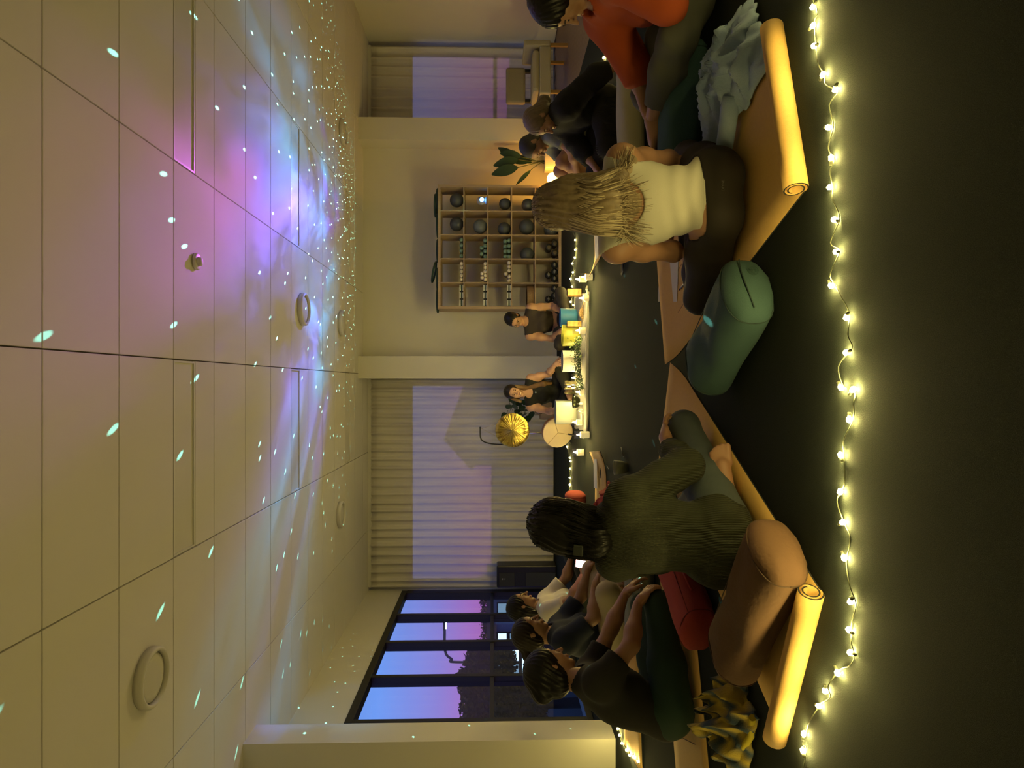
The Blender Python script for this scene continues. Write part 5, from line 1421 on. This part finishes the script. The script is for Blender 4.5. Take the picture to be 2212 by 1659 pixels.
# A: white tank top, long blonde hair, back to the camera
def long_hair(m, root_pts, ends, n, seed, r0=.0035, wid=.0, name='hair_strands'):
    pass
def A_hair(c):
    add, sub, L_ = hair_cap(c['hc'], c['R'], c['hs'], .012, 0, -.07)
    J = c['J']; up, fw, rt = c['up'], c['fw'], c['rt']
    neckb = J['neck']-c['fw']*.085
    fall = [cone(L_(0, -.075, -.02), neckb+up*.0, .085, .095), cone(neckb, neckb-up*.085-rt*.0, .085, .05), cone(L_(-.05, -.05, -.04), J['shL']*.35+neckb*.65-fw*.015, .055, .04), cone(L_(.05, -.05, -.04), J['shR']*.5+neckb*.5-fw*.02, .055, .045),
            cone(J['shR']*.5+neckb*.5-fw*.02, J['shR']*.92+neckb*.08-fw*.04-up*.04, .045, .022)]
    garment(c, 'hair', add+sub+fall, M_blonde, (), hair_disp(c, 190, .0045), .03, .006)
    # separate locks over the mass
    rnd_ = random.Random(31); bm = new_bm()
    for i in range(420):
        th = rnd_.uniform(-1.55, 1.55); el = rnd_.uniform(.05, 1.0)
        x = math.sin(th)*.093*math.sin(el*1.5+.05); y = -.02-math.cos(th)*.112*math.sin(el*1.5+.05)*.98; z = .036+.098*math.cos(el*1.5+.05)
        p0 = L_(x, y, z)
        p1 = L_(math.sin(th)*.098, -.03-math.cos(th)*.105, -.01)
        t = math.sin(th)
        p2 = neckb+rt*(t*.105)-fw*(.088*math.sqrt(max(0, 1-t*t*.7))-.0)+up*.045
        dn_ = rnd_.uniform(-.03, .12)
        if t > .62:   # swept over the right shoulder
            p3 = J['shR']*(.35+.5*t)+neckb*(.65-.5*t)-fw*.065-up*(.01+dn_*.3)+up*.02
            p4 = p3+rt*rnd_.uniform(.01, .075)-up*rnd_.uniform(.0, .05)-fw*rnd_.uniform(-.01, .02)
        else:
            p3 = neckb+rt*(t*.115+rnd_.uniform(-.01, .01))-fw*(.082*math.sqrt(max(0, 1-t*t*.8)))-up*.045
            p4 = p3-up*dn_+rt*(t*.03+rnd_.uniform(-.02, .02))-fw*.006+fw*.02*abs(t)
        pts = [V(A3(q)-c['org']) for q in (p0, p1, p2, p3, p4)]
        pts = bez(pts, 4); k = rnd_.uniform(.0011, .0028)
        add_tube(bm, pts, [k*(1-.75*(q/(len(pts)-1))**2) for q in range(len(pts))], 5, caps=False, mi=rnd_.choice((0, 1, 0, 1, 2)))
    me = done(bm)
    for mm in (M_blonde, mat('light_blonde_lock', (.62, .52, .35), .42), mat('ash_brown_lock', (.085, .058, .034), .45)): me.materials.append(mm)
    link('hair_strands', me, None, c['root'])
def A_top(c):
    J = c['J']; off = .007
    pr = with_off(c['tor'], off)+with_off(c['pel'][:1], off*.6)
    cuts = [('prim', ell(J['neck']-c['up']*.012-c['fw']*.10, (.105, .12, .125), c['RC'])), ('prim', ell(J['neck']+c['up']*.05+c['fw']*.06, (.10, .10, .10), c['RC'])),
            ('plane', lerp(J['pelvis'], J['chest'], .17), -c['up'])]
    for q, sg in (('L', -1), ('R', 1)): cuts.append(('prim', ell(J['sh'+q]+c['rt']*sg*.048-c['up']*.045, (.070, .13, .115), c['RC'])))
    up = A3(c['up'])
    def dsp(X, Y, Z):
        h = X*up[0]+Y*up[1]+Z*up[2]
        return .0028*np.sin(h*95+2.2*np.sin(X*14+1))*np.clip((.36-Z)*9, 0, 1)
    garment(c, 'tank_top', pr, M_tank, cuts, dsp, vox=.0065)
    # bra straps crossing the upper back
    for q, sg in (('L', -1), ('R', 1)):
        a = lerp(J['neck'], J['sh'+q], .52)+c['up']*.048; b = J['chest']+c['up']*.055-c['fw']*.112-c['rt']*sg*.02
        mpt = (a+b)/2-c['fw']*.045+c['up']*.035
        bm = new_bm(); pts = bez([V(A3(z)-c['org']) for z in (a, mpt, b)], 8); add_tube(bm, pts, .007, 6); link('bra_strap', done(bm), M_tank, c['root'])
A = dict(pelvis=(.72, 2.60, .115), chest=(.695, 2.63, .36), neck=(.69, 2.66, .515), shL=(.535, 2.665, .475), shR=(.855, 2.60, .465), elL=(.545, 2.80, .215), elR=(.93, 2.82, .23), wrL=(.60, 3.02, .17), wrR=(.86, 3.04, .20),
         hipL=(.62, 2.63, .10), hipR=(.82, 2.62, .10), knL=(.36, 2.86, .085), knR=(1.0, 2.98, .10), anL=(.70, 3.02, .06), anR=(.58, 3.10, .06))
hA = [finger_hand(A['wrL'], (.3, .9, -.1), (0, 0, 1), 1, .3), finger_hand(A['wrR'], (-.3, .9, -.1), (0, 0, 1), -1, .3)]
fA = [foot_prims(A['anL'], (.82, 3.08, .05), (.2, -.6, -.6)), foot_prims(A['anR'], (.45, 3.16, .05), (-.2, -.5, -.7))]
def flat_text(body, size, m4, m, parent, name):
    cu = bpy.data.curves.new('lettering', 'FONT'); cu.body = body; cu.size = size; cu.align_x = 'CENTER'; cu.extrude = .0005
    tmp = bpy.data.objects.new('tmp', cu); col.objects.link(tmp)
    me = bpy.data.meshes.new_from_object(tmp.evaluated_get(bpy.context.evaluated_depsgraph_get())); bpy.data.objects.remove(tmp)
    me.transform(m4); return link(name, me, m, parent)
def A_extra(c):      # brand print on the back of the waistband
    lg = [o for o in c['root'].children if o.name.startswith('leggings')][0].data
    co = np.zeros(len(lg.vertices)*3); lg.vertices.foreach_get('co', co); co = co.reshape(-1, 3)+c['org']
    q = co[(abs(co[:, 0]-.725) < .03) & (abs(co[:, 2]-.118) < .012)]
    y = q[:, 1].min()
    flat_text('OFYNE', .013, Matrix.Translation(V((.725-c['org'][0], y-.0015-c['org'][1], .114))) @ Matrix.Rotation(PI/2-.1, 4, 'X'), mat('grey_print', (.12, .12, .11), .8), c['root'], 'waist_print')
person('person with long blonde hair in a white tank top, seen from behind', A, (.705, 2.715, .665), (-.05, .93, -.38), (0, .38, .93), S_tan, A_top, pants_fn(M_leg, 1.95, .006, .0012, 3, 'leggings', .20, .0075, cut=True), A_hair, hands=hA, feet=fA, vox=.0085, extra=A_extra)

# B: dark green sweater
B = dict(pelvis=(-.585, 2.56, .125), chest=(-.56, 2.56, .36), neck=(-.535, 2.585, .525), shL=(-.685, 2.665, .475), shR=(-.43, 2.49, .47), elL=(-.72, 2.84, .26), elR=(-.312, 2.585, .225), wrL=(-.64, 3.06, .20), wrR=(-.245, 2.83, .235),
         hipL=(-.66, 2.62, .105), hipR=(-.51, 2.52, .105), knL=(-.62, 3.12, .12), knR=(-.185, 2.965, .125), anL=(-.42, 2.635, .052), anR=(-.55, 2.98, .05))
hB = [finger_hand(B['wrR'], (.55, .80, -.10), (.05, .1, 1), -1, .34, 1.05), finger_hand(B['wrL'], (.1, .9, -.3), (0, .2, 1), 1, .4)]
fB = [foot_prims(B['anL'], (-.255, 2.69, .062), (.22, -1, .25), 1.05), foot_prims(B['anR'], (-.42, 3.08, .045), (0, 0, -1))]
def B_hair_extra(c, L_):
    return [cone(L_(0, -.06, -.02), L_(0, -.075, -.135), .088, .070), cone(L_(-.06, -.01, -.02), L_(-.055, -.01, -.12), .045, .035), cone(L_(.06, -.01, -.02), L_(.055, -.01, -.12), .045, .035)]
def B_extra(c):
    L_ = c['HL']; o = c['org']
    bm = new_bm(); add_box(bm, -.022, .022, -.006, .006, -.018, .018, .004, frame_mat(V(L_(-.005, -.158, -.085)-o), V(c['R'][:, 2]), V(c['R'][:, 0])))
    link('hair_clip', done(bm), mat('dark_clip', (.02, .024, .02), .5), c['root'])
def B_hair(c):
    hair_fn(M_dark, B_hair_extra, .016, -.02, -.07, .0035, vox=.0065)(c)
    rnd_ = random.Random(77); bm = new_bm(); L_ = c['HL']
    for i in range(170):
        th = rnd_.uniform(-1.9, 1.9); el = rnd_.uniform(.05, 1.0)
        f = .100
        p0 = L_(math.sin(th)*f*math.sin(el*1.5), -.02-math.cos(th)*.118*math.sin(el*1.5), .036+.104*math.cos(el*1.5))
        p1 = L_(math.sin(th)*.104, -.035-math.cos(th)*.105, -.02); p2 = L_(math.sin(th)*.094, -.055-math.cos(th)*.092, -.10)
        p3 = L_(math.sin(th)*.085+rnd_.uniform(-.02, .02), -.06-math.cos(th)*.075+rnd_.uniform(-.02, .01), -.16+rnd_.uniform(-.03, .02))
        pts = bez([V(A3(q)-c['org']) for q in (p0, p1, p2, p3)], 4); k = rnd_.uniform(.0012, .003)
        add_tube(bm, pts, [k*(1-.7*(q/(len(pts)-1))**2) for q in range(len(pts))], 4, caps=False)
    link('hair_strands', done(bm), M_dark, c['root'])
person('dark haired person in a dark green knit sweater and jeans, seen from behind', B, (-.535, 2.645, .685), (.38, .88, -.28), (.1, .28, .95), S_tan, top_fn(M_sweat, 1.76, .024, -.42, .07, 0, .006, 5, True, 'sweater', vox=.0075, neck_front=.0, k=.022, ff=32), pants_fn(M_jean, 1.92, .009, .0015, 6, 'jeans', .3, .0075), B_hair, hands=hB, feet=fB, vox=.0085, extra=B_extra)

# C: black tee, green leggings, black hair in a bun
M_btee = mat('black_tee', (.012, .012, .010), .9); M_gleg = mat('bottle_green_leggings', (.012, .040, .028), .8)
C = dict(pelvis=(-1.585, 3.30, .12), chest=(-1.53, 3.30, .34), neck=(-1.455, 3.34, .515), shL=(-1.50, 3.52, .455), shR=(-1.39, 3.17, .455), elL=(-1.30, 3.62, .33), elR=(-1.245, 3.24, .30), wrL=(-1.16, 3.72, .24), wrR=(-1.105, 3.40, .235),
         hipL=(-1.555, 3.38, .11), hipR=(-1.525, 3.20, .11), knL=(-1.22, 3.74, .13), knR=(-1.11, 3.43, .125), anL=(-1.22, 3.45, .06), anR=(-1.30, 3.62, .06))
hC = [finger_hand(C['wrR'], (.55, .35, -.55), (.6, -.1, .75), -1, .45), finger_hand(C['wrL'], (.5, .3, -.5), (.5, 0, .8), 1, .4)]
person('person in a black tee and green leggings, arms on knees, nearest the pillar', C, (-1.425, 3.40, .672), (.72, .62, -.30), (.22, .15, .95), S_tan, top_fn(M_btee, .62, .020, -.25, .065, 0, .004, 8, True, 'tee_shirt'), pants_fn(M_gleg, 1.9, .008, .002, 9, 'leggings'), hair_fn(M_dark, lambda c, L_: [ell(L_(0, -.12, .01), (.05, .05, .05))], .014, 0, -.07, .003), hands=hC, feet=[foot_prims(C['anL'], (-1.08, 3.50, .04), (0, 0, -1))], vox=.0095)

# D: navy tee, beige trousers, dark ponytail
M_navy = mat('navy_tee', (.012, .020, .045), .9); M_beige = mat('beige_linen', (.42, .36, .25), .9, bump=(300, .2))
D = dict(pelvis=(-1.78, 4.72, .12), chest=(-1.75, 4.70, .35), neck=(-1.735, 4.72, .535), shL=(-1.735, 4.90, .475), shR=(-1.715, 4.54, .475), elL=(-1.55, 4.98, .31), elR=(-1.565, 4.55, .285), wrL=(-1.36, 4.95, .27), wrR=(-1.40, 4.68, .26),
         hipL=(-1.72, 4.82, .12), hipR=(-1.72, 4.62, .12), knL=(-1.38, 5.04, .22), knR=(-1.40, 4.56, .19), anL=(-1.45, 4.72, .06), anR=(-1.52, 4.82, .06))
hD = [finger_hand(D['wrR'], (.8, .2, -.3), (.2, 0, 1), -1, .4), finger_hand(D['wrL'], (.8, .2, -.3), (.2, 0, 1), 1, .4)]
person('person with a dark ponytail in a navy tee and beige trousers, in profile', D, (-1.71, 4.71, .70), (.93, .15, -.22), (.2, 0, .98), S_olive, top_fn(M_navy, .8, .022, -.25, .06, 0, .005, 11, True, 'tee_shirt'), pants_fn(M_beige, 1.95, .018, .005, 12), hair_fn(M_brownh, lambda c, L_: [cone(L_(0, -.10, .03), L_(0, -.15, -.02), .035, .040), cone(L_(0, -.15, -.02), L_(0, -.13, -.11), .040, .022)], .010, 0, -.06), hands=hD, feet=[foot_prims(D['anR'], (-1.38, 4.88, .04), (0, 0, -1))])

# E: white tee, long dark hair, glasses
M_wtee = mat('white_tee', (.62, .58, .50), .9); M_dpant = mat('dark_green_trousers', (.016, .024, .018), .85)
E_ = dict(pelvis=(-1.92, 5.78, .12), chest=(-1.90, 5.76, .36), neck=(-1.895, 5.78, .55), shL=(-1.89, 5.96, .485), shR=(-1.87, 5.60, .485), elL=(-1.70, 6.0, .31), elR=(-1.74, 5.48, .33), wrL=(-1.55, 5.98, .28), wrR=(-1.545, 5.53, .225),
          hipL=(-1.86, 5.88, .12), hipR=(-1.86, 5.68, .12), knL=(-1.56, 6.15, .24), knR=(-1.52, 5.62, .21), anL=(-1.58, 5.80, .06), anR=(-1.66, 5.92, .06))
def glasses(c):
    L_ = c['HL']; o = c['org']; mm = mat('gold_wire', (.5, .38, .12), .3, 1.0)
    g = bpy.data.objects.new('eyeglasses', None); col.objects.link(g); g.parent = c['root']; 
    for s in (1, -1):
        pts = [V(L_(s*(.031+.024*math.cos(a)), .104, .003+.021*math.sin(a))-o) for a in [i*2*PI/16 for i in range(17)]]
        tube_obj('lens_rim', pts, .0016, mm, g, 5); tube_obj('temple_arm', [V(L_(s*.055, .104, .008)-o), V(L_(s*.080, .0, .008)-o)], .0014, mm, g, 5)
    tube_obj('bridge', [V(L_(-.007, .105, .006)-o), V(L_(.007, .105, .006)-o)], .0015, mm, g, 5)
person('person with long dark hair in a white tee beside the far window, in profile', E_, (-1.875, 5.77, .715), (.90, .25, -.15), (.12, 0, .99), S_olive, top_fn(M_wtee, .75, .022, -.25, .06, 0, .005, 14, True, 'tee_shirt'), pants_fn(M_dpant, 1.95, .014, .004, 15), hair_fn(M_dark, lambda c, L_: [cone(L_(0, -.08, -.02), L_(0, -.10, -.22), .075, .06), cone(L_(.05, -.03, -.04), L_(.06, -.04, -.20), .035, .02)], .010, 0, -.07), hands=[finger_hand(E_['wrR'], (.9, .1, -.1), (0, .9, -.3), -1, .5), finger_hand(E_['wrL'], (.7, .2, -.4), (.3, 0, .9), 1, .4)], extra=glasses, vox=.0105)

# H: grey shirted man hugging his knees
M_gtee = mat('grey_tee', (.15, .16, .14), .9); M_short = mat('dark_shorts', (.02, .022, .022), .9)
Hm = dict(pelvis=(2.36, 6.30, .12), chest=(2.30, 6.26, .30), neck=(2.235, 6.22, .475), shL=(2.20, 6.03, .415), shR=(2.24, 6.40, .415), elL=(2.05, 5.97, .27), elR=(2.06, 6.42, .27), wrL=(1.89, 6.10, .195), wrR=(1.90, 6.28, .20),
          hipL=(2.32, 6.18, .11), hipR=(2.32, 6.38, .11), knL=(2.0, 6.14, .33), knR=(1.98, 6.34, .33), anL=(1.88, 6.16, .06), anR=(1.86, 6.34, .06))
person('man with short hair in a grey tee hugging his knees beside the lamp', Hm, (2.16, 6.20, .585), (-.80, -.12, -.55), (-.5, 0, .85), S_olive, top_fn(M_gtee, .6, .016, -.2, .062, 0, .004, 17, True, 'tee_shirt'), pants_fn(M_short, .45, .016, .003, 18, 'shorts'), hair_fn(mat('grey_brown_hair', (.035, .032, .028), .6), None, .004, .012, -.05, .001), female=False, sc=1.04, hands=[finger_hand(Hm['wrL'], (-.5, .7, -.2), (-.6, -.2, .5), -1, .5), finger_hand(Hm['wrR'], (-.5, -.7, -.2), (-.6, .2, .5), 1, .5)], feet=[foot_prims(Hm['anL'], (1.72, 6.14, .035), (0, 0, -1)), foot_prims(Hm['anR'], (1.70, 6.36, .035), (0, 0, -1))], vox=.0105)
# I: blonde in black
M_bknit = mat('black_loose_knit', (.010, .011, .010), .95, bump=(200, .5)); M_ablonde = mat('ash_blonde_hair', (.24, .18, .12), .5, noise=(40, .35, (.13, .10, .07)))
I_ = dict(pelvis=(2.10, 5.14, .125), chest=(2.06, 5.10, .34), neck=(1.985, 5.06, .49), shL=(2.0, 4.90, .43), shR=(2.0, 5.26, .43), elL=(2.20, 4.86, .22), elR=(1.80, 5.30, .24), wrL=(2.28, 4.86, .055), wrR=(1.66, 5.20, .18),
          hipL=(2.06, 5.03, .12), hipR=(2.06, 5.25, .12), knL=(1.70, 4.88, .13), knR=(1.66, 5.36, .14), anL=(1.78, 5.16, .06), anR=(1.92, 5.0, .06))
def I_shawl(c):
    top_fn(M_bknit, 1.55, .034, -.2, .062, 0, .007, 21, True, 'loose_top')(c)
    rnd_ = random.Random(4); bm = new_bm()
    for i in range(40):        # fringe
        p = V((1.62+i*.0115-c['org'][0], 4.90-.10*math.sin(i/39*PI)-c['org'][1], .19+.04*math.sin(i*.3)))
        add_tube(bm, [p, p+V((rnd_.uniform(-.02, .0), -.01, -.05)), p+V((rnd_.uniform(-.03, .01), -.015, -.10))], .003, 4)
    link('fringe', done(bm), M_bknit, c['root'])
person('person with ash blonde hair in a loose black top, leaning on one hand', I_, (1.945, 5.04, .60), (-.86, -.05, -.48), (-.42, 0, .9), S_light, I_shawl, pants_fn(M_btee, 1.95, .022, .004, 22), hair_fn(M_ablonde, lambda c, L_: [cone(L_(0, -.085, -.05), L_(0, -.115, -.105), .05, .035), ell(L_(0, -.12, -.085), (.045, .04, .04))], .008, .01, -.06), hands=[finger_hand(I_['wrL'], (.35, -.2, -.05), (0, 0, 1), -1, .1), finger_hand(I_['wrR'], (-.7, -.1, -.4), (0, .3, 1), 1, .4)], vox=.0105)
# J: rust tee, grey sweatpants
M_rust = mat('rust_tee', (.36, .062, .012), .9); M_sweatp = mat('grey_sweatpants', (.085, .09, .075), .95)
J_ = dict(pelvis=(1.780, 2.970, 0.105), chest=(1.750, 2.960, 0.320), neck=(1.705, 2.980, 0.505), shL=(1.690, 2.810, 0.445), shR=(1.700, 3.150, 0.445), elL=(1.550, 2.770, 0.250), elR=(1.490, 3.230, 0.270), wrL=(1.610, 2.900, 0.150), wrR=(1.330, 3.270, 0.230),
          hipL=(1.740, 2.880, 0.100), hipR=(1.740, 3.060, 0.100), knL=(1.450, 2.870, 0.180), knR=(1.410, 3.310, 0.200), anL=(1.230, 3.170, 0.215), anR=(1.550, 3.250, 0.050))
person('person in a rust red tee and grey sweatpants at the right edge', J_, (1.68, 2.99, .668), (-.80, .30, -.50), (-.42, .1, .9), S_olive, top_fn(M_rust, 1.30, .033, -.42, .065, 0, .009, 24, True, 'tee_shirt', ff=20), pants_fn(M_sweatp, 1.80, .022, .006, 25, 'sweatpants'), hair_fn(M_dark, lambda c, L_: [ell(L_(0, -.10, .06), (.05, .05, .05)), cone(L_(0, -.06, -.03), L_(0, -.07, -.09), .07, .05)], .014, 0, -.07), hands=[finger_hand(J_['wrL'], (-.6, .5, -.2), (0, -.4, .9), -1, .4), finger_hand(J_['wrR'], (-.6, .2, -.4), (0, 0, 1), 1, .4)], feet=[foot_prims(J_['anL'], (1.08, 3.21, .215), (-.1, -.4, -.8)), foot_prims(J_['anR'], (1.34, 3.32, .045), (0, 0, -1))], vox=.0095)

# the two presenters behind the bowls
M_btop = mat('brown_crop_top', (.022, .015, .012), .85); M_blk = mat('black_tank', (.008, .009, .008), .9)
K_ = dict(pelvis=(.785, 8.52, .125), chest=(.775, 8.46, .365), neck=(.775, 8.44, .535), shL=(.935, 8.42, .485), shR=(.60, 8.44, .495), elL=(.965, 8.40, .215), elR=(.555, 8.36, .225), wrL=(.86, 8.14, .13), wrR=(.655, 8.10, .12),
          hipL=(.88, 8.46, .115), hipR=(.69, 8.46, .115), knL=(1.10, 8.20, .14), knR=(.47, 8.22, .15), anL=(.78, 8.10, .06), anR=(.84, 8.22, .06))
def K_extra(c):
    glasses(c)
person('person with tied dark hair in a brown crop top behind the blue bowl', K_, (.785, 8.395, .69), (-.52, -.72, -.42), (.34, -.12, .92), S_olive, top_fn(M_btop, 0, .008, .42, .07, 0, .0015, 31, False, 'crop_top', neck_front=.05), pants_fn(M_leg, 1.95, .008, .002, 32, 'leggings', .28, cut=True), hair_fn(M_dark, lambda c, L_: [cone(L_(.0, -.10, -.02), L_(.03, -.10, -.14), .05, .032)], .006, .015, -.06, .002), hands=[finger_hand(K_['wrL'], (-.3, -.8, -.2), (.3, 0, .9), -1, .35), finger_hand(K_['wrR'], (.2, -.8, -.2), (-.3, 0, .9), 1, .35)], feet=[foot_prims(K_['anL'], (.62, 8.04, .04), (0, 0, -1))], extra=K_extra, heads=1.0, vox=.010)
L2 = dict(pelvis=(-.09, 8.54, .125), chest=(-.10, 8.48, .355), neck=(-.10, 8.46, .53), shL=(.065, 8.44, .485), shR=(-.275, 8.44, .485), elL=(.125, 8.36, .275), elR=(-.335, 8.34, .265), wrL=(.235, 8.02, .225), wrR=(-.315, 8.10, .245),
          hipL=(.0, 8.48, .115), hipR=(-.18, 8.48, .115), knL=(.22, 8.26, .15), knR=(-.42, 8.30, .14), anL=(-.10, 8.15, .06), anR=(-.02, 8.27, .06))
def L_hair(c):
    hair_fn(M_brownh, None, .010, .012, -.07, .002)(c)
    L_ = c['HL']; J = c['J']
    pr = [cone(L_(-.075, .0, .0), L_(-.088, .01, -.12), .026, .030), cone(L_(-.088, .01, -.12), J['chest']+c['fw']*.115-c['rt']*.10+c['up']*.0, .030, .034), cone(J['chest']+c['fw']*.115-c['rt']*.10, J['chest']+c['fw']*.11-c['rt']*.105-c['up']*.10, .034, .016),
          cone(L_(.075, -.01, .0), L_(.085, -.02, -.11), .024, .020)]
    garment(c, 'long_hair', pr, mat('honey_brown_hair', (.17, .095, .035), .45, noise=(40, .35, (.09, .05, .02))), (), hair_disp(c, 170, .002), .02, .007)
def L_top(c):
    top_fn(M_blk, 0, .008, .0, .075, 0, .0015, 33, True, 'tank_top', neck_c=lambda c: c['J']['neck']+c['fw']*.08-c['up']*.0)(c)
    bm = new_bm(); add_ico(bm, tuple(c['J']['chest']+c['fw']*.108+c['up']*.10-c['org']), .011, 2); link('pendant', done(bm), mat('pale_pendant', (.5, .6, .55), .3), c['root'])
person('smiling person with long honey brown hair in a black tank top behind the white bowls', L2, (-.105, 8.42, .695), (.0, -.97, -.12), (.26, -.1, .95), S_light, L_top, pants_fn(M_blk, 1.95, .012, .002, 34), L_hair, smile=1, hands=[finger_hand(L2['wrL'], (.1, -.85, -.35), (.1, -.3, .9), -1, .35), finger_hand(L2['wrR'], (.05, -.85, -.25), (-.1, -.2, .95), 1, .35)], feet=[foot_prims(L2['anL'], (-.26, 8.10, .04), (0, 0, -1))], vox=.010)
